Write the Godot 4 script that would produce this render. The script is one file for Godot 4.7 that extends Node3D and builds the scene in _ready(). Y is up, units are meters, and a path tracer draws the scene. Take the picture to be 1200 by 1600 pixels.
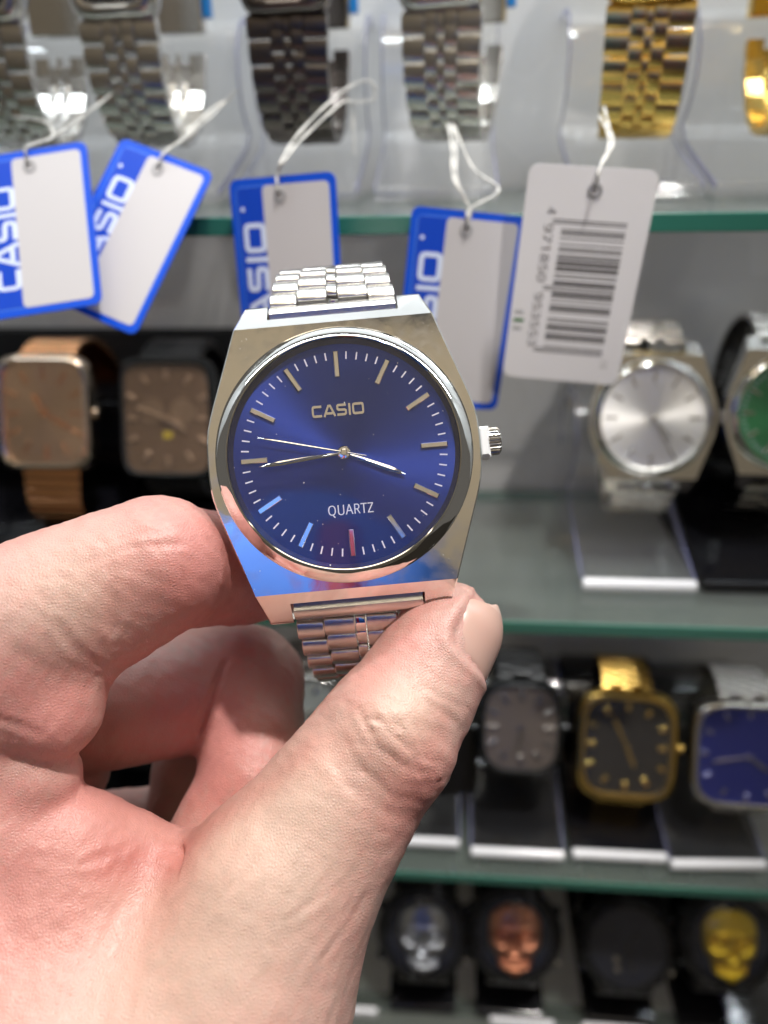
extends Node3D
# A hand holds a steel watch in front of a glass display cabinet of watches. Geometry is written in millimetres and scaled to metres when a mesh is made.

var names := {}
var M := {}
var meshes := {}
var CAM := Basis.from_euler(Vector3(deg_to_rad(-26.676), deg_to_rad(4.8636), deg_to_rad(-1.044)))
const EYE := Vector3(0, 1.4, 0)


class Geo:
	var t := PackedVector3Array()
	func tri(a: Vector3, b: Vector3, c: Vector3) -> void:
		t.append(a); t.append(b); t.append(c)
	func quad(a: Vector3, b: Vector3, c: Vector3, d: Vector3) -> void:
		tri(a, b, c); tri(a, c, d)
	func move(x: Transform3D, from := 0) -> Geo:
		for i in range(from, t.size()):
			t[i] = x * t[i]
		return self
	func box(lo: Vector3, hi: Vector3, ch := 0.0) -> void:      # a box with chamfered upper (z) rim
		var r := [[lo.x, lo.y, hi.x, hi.y, lo.z], [lo.x, lo.y, hi.x, hi.y, hi.z - ch], [lo.x + ch, lo.y + ch, hi.x - ch, hi.y - ch, hi.z]]
		var loops := []
		for q in r:
			loops.append([Vector3(q[0], q[1], q[4]), Vector3(q[2], q[1], q[4]), Vector3(q[2], q[3], q[4]), Vector3(q[0], q[3], q[4])])
		loft(loops, true, true)
	func loft(loops: Array, cap_first := false, cap_last := false) -> void:      # rings counter-clockwise seen from the last one
		for k in loops.size() - 1:
			var a: Array = loops[k]
			var b: Array = loops[k + 1]
			var n := a.size()
			for i in n:
				var j := (i + 1) % n
				if a[i].distance_squared_to(b[i]) + a[j].distance_squared_to(b[j]) > 1e-9:
					quad(a[i], a[j], b[j], b[i])
		if cap_first: fan(loops[0], true)
		if cap_last: fan(loops[-1], false)
	func fan(ring: Array, flip: bool) -> void:
		var c := Vector3.ZERO
		for p in ring: c += p
		c /= ring.size()
		for i in ring.size():
			if flip: tri(c, ring[(i + 1) % ring.size()], ring[i])
			else: tri(c, ring[i], ring[(i + 1) % ring.size()])
	func lathe(profile: Array, seg := 64) -> void:               # [radius, z] pairs about z; outside first, upwards
		var loops := []
		for q in profile:
			var ring := []
			for i in seg:
				ring.append(Vector3(cos(TAU * i / seg) * q[0], sin(TAU * i / seg) * q[0], q[1]))
			loops.append(ring)
		loft(loops)
	func tube(pts: Array, r: float, seg := 8) -> void:
		var loops := []
		var up := Vector3(0.31, 0.2, 0.93).normalized()
		for i in pts.size():
			var d: Vector3 = (pts[mini(i + 1, pts.size() - 1)] - pts[maxi(i - 1, 0)]).normalized()
			up = (up - d * up.dot(d)).normalized()
			var s := d.cross(up)
			var ring := []
			for k in seg:
				ring.append(pts[i] + (up * cos(TAU * k / seg) + s * sin(TAU * k / seg)) * r)
			ring.reverse()
			loops.append(ring)
		loft(loops, true, true)
	func extrude(poly: PackedVector2Array, z0: float, z1: float) -> void:
		if Geometry2D.is_polygon_clockwise(poly):
			poly = poly.duplicate(); poly.reverse()
		var ix := Geometry2D.triangulate_polygon(poly)
		for i in range(0, ix.size(), 3):
			var a := poly[ix[i]]; var b := poly[ix[i + 1]]; var c := poly[ix[i + 2]]
			if (b - a).cross(c - a) < 0:
				var x := b; b = c; c = x
			tri(Vector3(a.x, a.y, z1), Vector3(b.x, b.y, z1), Vector3(c.x, c.y, z1))
			tri(Vector3(a.x, a.y, z0), Vector3(c.x, c.y, z0), Vector3(b.x, b.y, z0))
		for i in poly.size():
			var a := poly[i]; var b := poly[(i + 1) % poly.size()]
			quad(Vector3(a.x, a.y, z0), Vector3(b.x, b.y, z0), Vector3(b.x, b.y, z1), Vector3(a.x, a.y, z1))
	func mesh(smooth := 35.0, uv_polar := false) -> ArrayMesh:
		var n := t.size() / 3
		var fn := PackedVector3Array()
		var near := {}
		for f in n:
			var q := (t[f * 3 + 1] - t[f * 3]).cross(t[f * 3 + 2] - t[f * 3])
			fn.append(q)
			if smooth > 0:
				for k in 3:
					var key := Vector3i((t[f * 3 + k] * 200.0).round())
					if near.has(key): near[key].append(f)
					else: near[key] = [f]
		var vs := PackedVector3Array(); var ns := PackedVector3Array(); var ix := PackedInt32Array(); var us := PackedVector2Array()
		var least := cos(deg_to_rad(smooth))
		for f in n:
			var own := fn[f].normalized()
			if own == Vector3.ZERO: continue
			for k in [0, 2, 1]:
				var p := t[f * 3 + k]
				var m := fn[f]
				if smooth > 0:
					m = Vector3.ZERO
					for g in near[Vector3i((p * 200.0).round())]:
						if fn[g].normalized().dot(own) >= least: m += fn[g]
				ix.append(vs.size()); vs.append(p * 0.001); ns.append(m.normalized())
				if uv_polar:
					var mid := (t[f * 3] + t[f * 3 + 1] + t[f * 3 + 2]) / 3.0
					var a := atan2(p.y, p.x); var am := atan2(mid.y, mid.x)
					if p.length() < 1e-4: a = am
					if a - am > PI: a -= TAU
					if am - a > PI: a += TAU
					us.append(Vector2(a / TAU, Vector2(p.x, p.y).length() * 0.05))
				else:
					us.append(Vector2(p.x, -p.y) * 0.01)
		var arr := []; arr.resize(Mesh.ARRAY_MAX)
		arr[Mesh.ARRAY_VERTEX] = vs; arr[Mesh.ARRAY_NORMAL] = ns; arr[Mesh.ARRAY_TEX_UV] = us; arr[Mesh.ARRAY_INDEX] = ix
		var am := ArrayMesh.new()
		am.add_surface_from_arrays(Mesh.PRIMITIVE_TRIANGLES, arr)
		return am


func numbered(called: String) -> String:
	var k: int = names.get(called, 0)
	names[called] = k + 1
	return called if k == 0 else "%s_%03d" % [called, k]

func tag(o: Node3D, label := "", category := "", group := "", kind := "") -> Node3D:
	if label: o.set_meta("label", label)
	if category: o.set_meta("category", category)
	if group: o.set_meta("group", group)
	if kind: o.set_meta("kind", kind)
	return o

func thing(called: String, label: String, category: String, at: Vector3, turn := Basis(), group := "") -> Node3D:
	var o := Node3D.new()
	o.name = numbered(called)
	add_child(o)
	o.transform = Transform3D(turn, at)
	return tag(o, label, category, group)

func put(parent: Node3D, called: String, mesh: Mesh, m: Material, x := Transform3D()) -> MeshInstance3D:
	var o := MeshInstance3D.new()
	o.mesh = mesh
	o.material_override = m
	if parent == self:
		o.name = numbered(called)
	else:
		var k: int = parent.get_meta("_n_" + called, 0) if parent.has_meta("_n_" + called) else 0
		parent.set_meta("_n_" + called, k + 1)
		o.name = called if k == 0 else "%s_%03d" % [called, k]
	parent.add_child(o, true)
	o.transform = Transform3D(x.basis, x.origin * 0.001)
	return o

func part(parent: Node3D, called: String, g: Geo, m: Material, smooth := 35.0, x := Transform3D()) -> MeshInstance3D:
	return put(parent, called, g.mesh(smooth), m, x)

func lin(r: float, g: float, b: float) -> Color:
	return Color(r, g, b).linear_to_srgb()

func mat(c: Color, rough: float, metal := 0.0, spec := 0.5) -> StandardMaterial3D:
	var m := StandardMaterial3D.new()
	m.albedo_color = c
	m.roughness = rough
	m.metallic = metal
	m.metallic_specular = spec
	return m

func pane(c: Color, alpha: float, rough := 0.03) -> StandardMaterial3D:
	var m := mat(Color(c.r, c.g, c.b, alpha), rough)
	m.transparency = BaseMaterial3D.TRANSPARENCY_ALPHA
	return m

func noise_tex(seed_: int, freq: float, kind: int, size := 512, octaves := 3) -> NoiseTexture2D:
	var n := FastNoiseLite.new()
	n.seed = seed_
	n.noise_type = kind
	n.frequency = freq
	n.fractal_octaves = octaves
	var t := NoiseTexture2D.new()
	t.width = size; t.height = size
	t.seamless = true
	t.noise = n
	return t

func normal_noise(seed_: int, freq: float) -> NoiseTexture2D:
	var t := noise_tex(seed_, freq, FastNoiseLite.TYPE_SIMPLEX)
	t.as_normal_map = true
	t.bump_strength = 4.0
	return t

func turn_xyz(x: float, y: float, z: float) -> Basis:
	return Basis.from_euler(Vector3(deg_to_rad(x), deg_to_rad(y), deg_to_rad(z)))


# ------------------------------------------------------------------ the scene, large to small

func _ready() -> void:
	camera_and_light()
	materials()
	shop()
	cabinet()
	held_watch()
	hand()
	top_row()
	second_row()
	third_row()
	bottom_row()
	tags()


func camera_and_light() -> void:
	var c := Camera3D.new()
	c.name = "camera"
	add_child(c)
	c.transform = Transform3D(CAM, EYE)
	var ca := CameraAttributesPhysical.new()
	ca.frustum_focal_length = 17.329
	ca.frustum_focus_distance = 0.1035
	ca.frustum_near = 0.01
	ca.frustum_far = 20.0
	ca.exposure_aperture = 8.0
	c.attributes = ca
	c.near = 0.01
	c.far = 20.0
	c.fov = 69.42
	var w := WorldEnvironment.new()
	w.name = "world"
	var e := Environment.new()
	e.background_mode = Environment.BG_COLOR
	e.background_color = lin(0.115, 0.108, 0.098)
	e.tonemap_mode = Environment.TONE_MAPPER_LINEAR
	e.tonemap_exposure = 1.0
	e.sdfgi_enabled = true
	e.ssao_enabled = true
	e.ssil_enabled = true
	w.environment = e
	add_child(w)


func area(called: String, at: Vector3, towards: Vector3, size: Vector2, energy: float, color: Color) -> void:
	var l := AreaLight3D.new()
	l.name = called
	add_child(l)
	l.look_at_from_position(at, at + towards, Vector3(0, 0, 1) if absf(towards.normalized().y) > 0.9 else Vector3.UP)
	l.area_size = size
	l.light_energy = energy
	l.light_color = color
	l.shadow_enabled = true
	l.area_range = 12.0


func materials() -> void:
	M.chrome = mat(lin(0.84, 0.83, 0.80), 0.17, 1.0)
	M.chrome.roughness_texture = noise_tex(31, 0.012, FastNoiseLite.TYPE_SIMPLEX, 512, 2)
	M.chrome.uv1_triplanar = true
	M.chrome.uv1_scale = Vector3(40, 40, 40)
	M.chrome.normal_enabled = true
	M.chrome.normal_texture = normal_noise(32, 0.012)
	M.chrome.normal_scale = 0.012
	M.polish = mat(lin(0.88, 0.87, 0.84), 0.04, 1.0)
	M.brushed = mat(lin(0.78, 0.76, 0.72), 0.26, 1.0)
	M.brushed.normal_enabled = true
	M.brushed.normal_texture = normal_noise(33, 0.05)
	M.brushed.normal_scale = 0.35
	M.brushed.uv1_triplanar = true
	M.brushed.uv1_scale = Vector3(15, 500, 500)
	M.steel = mat(lin(0.62, 0.60, 0.57), 0.22, 1.0)
	M.dark_steel = mat(lin(0.16, 0.14, 0.13), 0.25, 1.0)
	M.gold = mat(lin(0.80, 0.55, 0.16), 0.2, 1.0)
	M.rose = mat(lin(0.86, 0.44, 0.22), 0.17, 1.0)
	M.black_steel = mat(lin(0.03, 0.033, 0.036), 0.25, 0.6)
	M.rubber = mat(lin(0.012, 0.012, 0.014), 0.45)
	M.black_gloss = mat(lin(0.006, 0.006, 0.008), 0.08)
	M.black_cloth = mat(lin(0.008, 0.008, 0.009), 0.9)
	M.crystal = pane(Color.WHITE, 0.02, 0.01)
	M.shelf_glass = pane(Color(0.62, 0.68, 0.65), 0.13, 0.02)
	M.glass_edge = mat(lin(0.03, 0.16, 0.12), 0.15)
	M.glass_pale_edge = mat(lin(0.09, 0.27, 0.21), 0.15)
	M.glass_back_edge = mat(lin(0.12, 0.24, 0.21), 0.3)
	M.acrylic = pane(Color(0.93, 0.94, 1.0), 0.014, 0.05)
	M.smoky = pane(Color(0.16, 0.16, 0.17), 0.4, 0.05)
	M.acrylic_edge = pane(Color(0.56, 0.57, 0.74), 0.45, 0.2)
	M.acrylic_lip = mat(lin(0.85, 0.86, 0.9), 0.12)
	M.white_plastic = mat(lin(0.85, 0.86, 0.87), 0.3)
	M.panel = mat(lin(0.62, 0.62, 0.615), 0.55)
	M.panel.roughness_texture = noise_tex(5, 0.01, FastNoiseLite.TYPE_SIMPLEX)
	M.panel.uv1_triplanar = true
	M.panel.uv1_scale = Vector3(3, 3, 3)
	M.tag_blue = mat(lin(0.004, 0.075, 0.60), 0.35)
	M.tag_band = mat(lin(0.004, 0.055, 0.50), 0.35)
	M.tag_paper = mat(lin(0.52, 0.505, 0.515), 0.5)
	M.tag_letter = mat(lin(0.62, 0.70, 0.88), 0.5)
	M.white_card = mat(lin(0.9, 0.9, 0.92), 0.4)
	M.ink = mat(lin(0.16, 0.15, 0.15), 0.6)
	M.thread = mat(lin(0.55, 0.54, 0.51), 0.8)
	M.eyelet = mat(lin(0.32, 0.32, 0.33), 0.5)
	M.tape = mat(lin(0.01, 0.22, 0.62), 0.4)
	M.dial_blue = mat(lin(0.016, 0.040, 0.25), 0.36, 0.92)
	M.dial_blue.anisotropy_enabled = true
	M.dial_blue.anisotropy = 0.72
	M.dial_rim = mat(lin(0.012, 0.014, 0.07), 0.3, 0.5)
	M.dial_silver = mat(lin(0.86, 0.85, 0.83), 0.46, 0.8)
	M.dial_silver.anisotropy_enabled = true
	M.dial_silver.anisotropy = 0.8
	M.dial_green = mat(lin(0.02, 0.22, 0.07), 0.4, 0.7)
	M.dial_green.anisotropy_enabled = true
	M.dial_green.anisotropy = 0.7
	M.tick = mat(lin(0.72, 0.72, 0.88), 0.4)
	M.print = mat(lin(0.66, 0.68, 0.85), 0.4)


func shop() -> void:
	var g := Geo.new()
	g.box(Vector3(-3000, -3000, -80), Vector3(3000, 3000, 0))
	tag(put(self, "floor", g.mesh(0), mat(lin(0.10, 0.09, 0.08), 0.4), Transform3D(turn_xyz(-90, 0, 0), Vector3(0, 0, 1500))), "", "", "", "structure")
	# the wall on the other side of the shop and the jacket before it: the polished watch mirrors both
	var w := Geo.new()
	w.box(Vector3(-1600, 0, 0), Vector3(1600, 3000, 80))
	flip(w)
	tag(put(self, "shop_wall", w.mesh(0), mat(lin(0.56, 0.52, 0.45), 0.7), Transform3D(Basis(), Vector3(0, 0, 1350))), "", "", "", "structure")
	lamp_panel("ceiling_lamp", "long white ceiling lamp panel washing the beige shop wall", Vector3(0, 2.92, 0.72), Vector3(0, -0.75, 1.0), Vector2(1.6, 0.25), 0.42)
	lamp_panel("ceiling_lamp", "square white ceiling lamp panel straight above the front of the cabinet", Vector3(-0.1, 2.9, 0.15), Vector3(0, -1, 0.0), Vector2(1.2, 0.8), 0.36)
	spot_lamp("small white ceiling spot lamp aimed down at the hand", Vector3(0.22, 2.46, 0.02), Vector3(-0.01, 1.405, -0.11), 1.5, 9.5)
	spot_lamp("small white ceiling spot lamp aimed at the hanging paper tags", Vector3(0.46, 2.45, 0.85), Vector3(0.015, 1.412, -0.20), 1.0, 3.4)
	spot_lamp("small white ceiling spot lamp aimed at the blue jacket", Vector3(-0.25, 2.6, -0.05), Vector3(-0.05, 1.64, 0.42), 3.4, 6.5)
	jacket()


func lamp_panel(called: String, label: String, at: Vector3, towards: Vector3, size: Vector2, energy: float) -> void:
	var t := Basis.looking_at(-towards.normalized(), Vector3(0, 0.01, 1) if absf(towards.normalized().y) > 0.9 else Vector3.UP)
	var lamp := thing(called, label, "lamp", at, t)
	var f := Geo.new()
	f.box(Vector3(-size.x * 500 - 20, -size.y * 500 - 20, -50), Vector3(size.x * 500 + 20, size.y * 500 + 20, -4), 6)
	part(lamp, "housing", f, M.white_plastic, 0)
	var dm := mat(lin(0.9, 0.9, 0.88), 0.5)
	dm.emission_enabled = true
	dm.emission = Color(1.0, 0.95, 0.86)
	dm.emission_energy_multiplier = 1.2
	var d := Geo.new()
	d.box(Vector3(-size.x * 500, -size.y * 500, -3), Vector3(size.x * 500, size.y * 500, 2))
	part(lamp, "glowing_diffuser", d, dm, 0)
	area(called + "_light", at + t.z * 0.006, towards, size, energy, Color(1.0, 0.93, 0.82))


func spot_lamp(label: String, at: Vector3, aim: Vector3, energy: float, angle: float) -> void:
	var t := Basis.looking_at(-(aim - at).normalized(), Vector3(0, 0, -1))
	var lamp := thing("spot_lamp", label, "lamp", at, t)
	var g := Geo.new()
	g.lathe([[0.0, -110], [34, -108], [40, -100], [42, -6], [40, 0], [37, 0], [36, -6], [36, -40], [0.0, -40]], 40)
	part(lamp, "housing", g, M.white_plastic)
	var bm := mat(lin(0.9, 0.9, 0.9), 0.5)
	bm.emission_enabled = true
	bm.emission = Color(1.0, 0.96, 0.9)
	bm.emission_energy_multiplier = 6.0
	var b := Geo.new()
	b.lathe([[24, -36], [24, -12], [16, -4], [0.0, -2]], 32)
	part(lamp, "glowing_bulb", b, bm)
	var l := SpotLight3D.new()
	l.name = "spot_lamp_light"
	add_child(l)
	l.look_at_from_position(at + t.z * 0.004, aim, Vector3(0, 0, -1))
	l.light_energy = energy
	l.light_color = Color(1.0, 0.98, 0.96)
	l.light_size = 0.03
	l.spot_angle = angle
	l.spot_angle_attenuation = 0.6
	l.spot_range = 6.0
	l.spot_attenuation = 2.0
	l.shadow_enabled = true


func jacket() -> void:
	var o := thing("blue_jacket", "blue jacket with a dark red front strip, mirrored in the lower part of the watch", "jacket", Vector3(-0.035, 1.19, 0.47), Basis.from_scale(Vector3(1.28, 1.22, 1.2)))
	var g := Geo.new()
	var loops := []
	for q in [[118, 80, 0], [122, 85, 100], [128, 85, 220], [130, 80, 315], [120, 70, 362], [90, 58, 395], [52, 46, 412], [46, 42, 430]]:
		var ring := superellipse(q[0], q[1], 0, 2.6, 48)
		for i in ring.size(): ring[i] = Vector3(ring[i].x, q[2], -ring[i].y)
		loops.append(ring)
	g.loft(loops, true, true)
	part(o, "body", g, mat(lin(0.03, 0.15, 0.62), 0.8), 50)
	for s in [-1.0, 1.0]:
		var a := Geo.new()
		a.tube([Vector3(s * 112, 345, 0), Vector3(s * 136, 265, -6), Vector3(s * 140, 165, -30), Vector3(s * 122, 90, -80)], 30, 20)
		part(o, "sleeve", a, mat(lin(0.03, 0.15, 0.62), 0.8), 50)
	var z := Geo.new()
	z.tube([Vector3(22, 40, -88), Vector3(22, 220, -87), Vector3(22, 315, -81), Vector3(22, 372, -66)], 16, 16)
	part(o, "front_strip", z, mat(lin(0.28, 0.01, 0.05), 0.7), 50)


func cabinet() -> void:
	var c := thing("display_cabinet", "tall display cabinet with a pale grey back panel behind the watches", "display cabinet", Vector3(0, 0.8, -0.28))
	var g := Geo.new()
	g.box(Vector3(-420, -100, -18), Vector3(420, 860, 0))
	part(c, "back_panel", g, M.panel, 0)
	for s in [-1, 1]:
		var q := Geo.new()
		q.box(Vector3(-9, -100, 0), Vector3(9, 860, 110))
		part(c, "side_panel", q, M.panel, 0, Transform3D(Basis(), Vector3(s * 411.0, 0, 1)))
	var b := Geo.new()
	b.box(Vector3(-402, 0, 0), Vector3(402, 120, 18))
	part(c, "bottom_board", b, mat(lin(0.05, 0.05, 0.05), 0.5), 0, Transform3D(turn_xyz(-90, 0, 0), Vector3(0, 100, 1)))
	var tp := Geo.new()
	tp.box(Vector3(-402, 0, 0), Vector3(402, 130, 18))
	part(c, "top_board", tp, M.panel, 0, Transform3D(turn_xyz(-90, 0, 0), Vector3(0, 841, 1)))
	# LED strip under the top board
	var sm := mat(lin(0.9, 0.9, 0.9), 0.5)
	sm.emission_enabled = true
	sm.emission = Color(0.95, 0.98, 1.0)
	sm.emission_energy_multiplier = 4.0
	var st := Geo.new()
	st.box(Vector3(-380, -6, 0), Vector3(380, 6, 6))
	part(c, "glowing_led_strip", st, sm, 0, Transform3D(turn_xyz(90, 0, 0), Vector3(0, 839, 85)))
	area("led_strip_light", Vector3(0, 0.8 + 0.831, -0.28 + 0.085), Vector3(0, -1, -0.25), Vector2(0.74, 0.012), 0.12, Color(0.93, 0.97, 1.0))
	var hs := [1.3822, 1.2687, 1.1552, 1.0417]
	var said := ["clear glass shelf at the top, under the hanging watches and the paper tags", "clear glass shelf in the middle, under the silver and green dialled watches", "clear glass shelf below the gold square watch", "lowest clear glass shelf, under the skull watches"]
	for k in 4:
		var s := thing("glass_shelf", said[k], "shelf", Vector3(0, hs[k], -0.231), Basis(), "glass shelves of the cabinet")
		var q := Geo.new()
		q.box(Vector3(-400, -2.1, -45.6), Vector3(400, 2.1, 45.4))
		part(s, "glass_sheet", q, M.shelf_glass, 0)
		var e := Geo.new()
		e.box(Vector3(-400, -2.1, 45.6), Vector3(400, 2.1, 46.0), 0.2)
		part(s, "front_edge", e, M.glass_edge if k == 0 else M.glass_pale_edge, 0)
		var r := Geo.new()
		r.box(Vector3(-400, -2.1, -46.2), Vector3(400, 2.1, -45.8))
		part(s, "back_edge", r, M.glass_back_edge, 0)


# ------------------------------------------------------------------ lettering

func strokes(word: String) -> Array:      # [polygons, width] of heavy square capitals one unit high
	var L := {
		"C": [1.12, [[1.05, 0.9, 0.26, 0.9, 0.14, 0.86, 0.1, 0.74, 0.1, 0.26, 0.14, 0.14, 0.26, 0.1, 1.05, 0.1]]],
		"A": [1.25, [[0.05, 0.0, 0.52, 0.9, 0.74, 0.9, 1.2, 0.0], [0.3, 0.27, 0.96, 0.27]]],
		"S": [1.1, [[1.02, 0.9, 0.22, 0.9, 0.12, 0.84, 0.12, 0.6, 0.22, 0.52, 0.86, 0.49, 0.98, 0.42, 0.98, 0.18, 0.86, 0.1, 0.06, 0.1]]],
		"I": [0.34, [[0.17, 0.0, 0.17, 1.0]]],
		"O": [1.25, [[0.62, 0.9, 0.26, 0.9, 0.14, 0.86, 0.1, 0.74, 0.1, 0.26, 0.14, 0.14, 0.26, 0.1, 0.62, 0.1], [0.62, 0.1, 0.98, 0.1, 1.1, 0.14, 1.14, 0.26, 1.14, 0.74, 1.1, 0.86, 0.98, 0.9, 0.62, 0.9]]],
	}
	var out := []
	var x := 0.0
	for ch in word:
		var polys := []
		for pl in L[ch][1]:
			var pts := PackedVector2Array()
			for i in range(0, pl.size(), 2):
				pts.append(Vector2(x + pl[i], pl[i + 1]))
			polys.append_array(Geometry2D.offset_polyline(pts, 0.105, Geometry2D.JOIN_MITER, Geometry2D.END_BUTT))
		out.append(polys)
		x += L[ch][0] + 0.12
	return [out, x - 0.12]

func logo(parent: Node3D, called: String, word: String, width: float, height: float, depth: float, m: Material, x: Transform3D) -> void:
	var s := strokes(word)
	for polys in s[0]:
		var g := Geo.new()
		for i in polys.size():
			var p := PackedVector2Array()
			for v in polys[i]:
				p.append(Vector2((v.x / s[1] - 0.5) * width, (v.y - 0.5) * height))
			g.extrude(p, 0.0, depth + 0.004 * i)
		put(parent, called, g.mesh(0), m, x)

func lettering(parent: Node3D, called: String, word: String, height: float, depth: float, m: Material, x: Transform3D, bold := false, stretch := 1.0) -> void:
	var t := TextMesh.new()
	var f := SystemFont.new()
	f.font_names = PackedStringArray(["Droid Sans"])
	f.font_weight = 700 if bold else 400
	t.font = f
	t.text = word
	t.font_size = 64
	t.pixel_size = 0.01
	t.depth = depth * 0.46 / height
	t.curve_step = 2.0
	put(parent, called, t, m, Transform3D(x.basis * Basis.from_scale(Vector3(stretch, 1, 1) * height * 0.001 / 0.46), x.origin))


# ------------------------------------------------------------------ watches

func curve(pts: Array, x: float) -> float:      # piecewise linear
	for i in pts.size() - 1:
		if x <= pts[i + 1][0]:
			return lerpf(pts[i][1], pts[i + 1][1], clampf((x - pts[i][0]) / (pts[i + 1][0] - pts[i][0]), 0, 1))
	return pts[-1][1]

func tonneau_case() -> Geo:
	var g := Geo.new()
	var ws := [[0, 19.5], [2, 19.46], [3.5, 19.36], [5, 19.12], [6.5, 18.72], [8, 18.24], [11.4, 17.06], [15, 15.8], [19.1, 14.4]]
	var vs := [-19.1, -15.0, -11.4, -9.5, -8.0, -7.2, -6.5, -5.7, -5.0, -4.2, -3.5, -2.7, -2.0, -1.0]
	for i in range(vs.size() - 1, -1, -1): vs.append(-vs[i])
	vs.insert(14, 0.0)
	var c := 0.22
	var B := -7.2
	for i in vs.size() - 1:
		var a: float = vs[i]; var b: float = vs[i + 1]
		var wa := curve(ws, absf(a)); var wb := curve(ws, absf(b))
		g.quad(Vector3(-wa + c, a, 0), Vector3(wa - c, a, 0), Vector3(wb - c, b, 0), Vector3(-wb + c, b, 0))
		g.quad(Vector3(-wa + 1, a, B), Vector3(-wb + 1, b, B), Vector3(wb - 1, b, B), Vector3(wa - 1, a, B))
		for s in [-1.0, 1.0]:
			var q := [Vector3(s * (wa - c), a, 0), Vector3(s * wa, a, -c), Vector3(s * wb, b, -c), Vector3(s * (wb - c), b, 0), Vector3(s * (wa - 1), a, B), Vector3(s * (wb - 1), b, B)]
			if s > 0:
				g.quad(q[0], q[1], q[2], q[3]); g.quad(q[1], q[4], q[5], q[2])
			else:
				g.quad(q[3], q[2], q[1], q[0]); g.quad(q[2], q[5], q[4], q[1])
	for e in [-1.0, 1.0]:
		var h := Geo.new()
		# bevel between the horns, then down to the strap slot
		h.quad(Vector3(-9.6, 19.1, 0), Vector3(9.6, 19.1, 0), Vector3(9.6, 20.6, -1.3), Vector3(-9.6, 20.6, -1.3))
		h.quad(Vector3(-9.6, 20.6, -1.3), Vector3(9.6, 20.6, -1.3), Vector3(9.6, 20.6, B), Vector3(-9.6, 20.6, B))
		for s in [-1.0, 1.0]:
			var k := Geo.new()
			var o0 := 14.4 - c; var o1 := 13.1
			k.quad(Vector3(9.6, 19.1, 0), Vector3(o0, 19.1, 0), Vector3(o1 - c, 23.1, -3.5), Vector3(9.6, 23.1, -3.5))
			k.quad(Vector3(9.6, 23.1, -3.5), Vector3(o1 - c, 23.1, -3.5), Vector3(o1 - c, 23.5, -4.1), Vector3(9.6, 23.5, -4.1))
			k.quad(Vector3(9.6, 23.5, -4.1), Vector3(o1 - c, 23.5, -4.1), Vector3(o1 - 1, 22.8, B - 0.8), Vector3(9.6, 22.8, B - 0.8))
			k.quad(Vector3(o0, 19.1, 0), Vector3(14.4, 19.1, -c), Vector3(o1, 23.1, -3.7), Vector3(o1 - c, 23.1, -3.5))
			k.quad(Vector3(o1 - c, 23.1, -3.5), Vector3(o1, 23.1, -3.7), Vector3(o1, 23.4, -4.2), Vector3(o1 - c, 23.5, -4.1))
			k.quad(Vector3(14.4, 19.1, -c), Vector3(13.4, 19.1, B), Vector3(o1 - 0.8, 22.8, B - 0.8), Vector3(o1, 23.1, -3.7))
			k.tri(Vector3(o1, 23.1, -3.7), Vector3(o1 - 0.8, 22.8, B - 0.8), Vector3(o1, 23.4, -4.2))
			k.quad(Vector3(9.6, 19.1, B), Vector3(9.6, 20.6, -1.3), Vector3(9.6, 23.1, -3.5), Vector3(9.6, 22.8, B - 0.8))
			k.quad(Vector3(9.6, 19.1, B), Vector3(9.6, 22.8, B - 0.8), Vector3(o1 - 1, 22.8, B - 0.8), Vector3(13.4, 19.1, B))
			if s < 0: mirror(k)
			h.t.append_array(k.t)
		if e < 0:
			for i in h.t.size(): h.t[i].y = -h.t[i].y
			flip(h)
		g.t.append_array(h.t)
	return g

func mirror(g: Geo) -> void:
	for i in g.t.size(): g.t[i].x = -g.t[i].x
	flip(g)

func flip(g: Geo) -> void:
	for i in range(0, g.t.size(), 3):
		var a := g.t[i + 1]; g.t[i + 1] = g.t[i + 2]; g.t[i + 2] = a

func link_mesh(w: float, p: float, th: float, ends := true) -> Mesh:      # a barrel-topped link, w across, p along
	var key := "link %.2f %.2f %.2f" % [w, p, th]
	if not meshes.has(key):
		var g := Geo.new()
		var prof := []
		var h := p * 0.5
		for q in [[-h, -th * 0.5], [h, -th * 0.5], [h, th * 0.18], [h * 0.86, th * 0.36], [h * 0.45, th * 0.48], [0, th * 0.52], [-h * 0.45, th * 0.48], [-h * 0.86, th * 0.36], [-h, th * 0.18]]:
			prof.append(Vector2(q[0], q[1]))
		var c := 0.15
		var loops := []
		for q in [[-w * 0.5, 0.9], [-w * 0.5 + c, 1.0], [w * 0.5 - c, 1.0], [w * 0.5, 0.9]]:
			var ring := []
			for v in prof:
				ring.append(Vector3(q[0], v.x * q[1], v.y * q[1]))
			loops.append(ring)
		g.loft(loops, true, true)
		meshes[key] = g.mesh(40)
	return meshes[key]

func walk(path: Array, closed := false) -> Array:      # smooth (v, z) path -> [[v, z, length so far], ...]
	var out := []
	var total := 0.0
	for i in path.size() - 1:
		var p0: Vector2 = path[maxi(i - 1, 0)]; var p1: Vector2 = path[i]; var p2: Vector2 = path[i + 1]; var p3: Vector2 = path[mini(i + 2, path.size() - 1)]
		for k in 24:
			var q := p1.cubic_interpolate(p2, p0, p3, k / 24.0)
			if out.size(): total += q.distance_to(out[-1][0])
			out.append([q, total])
	return out

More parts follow.
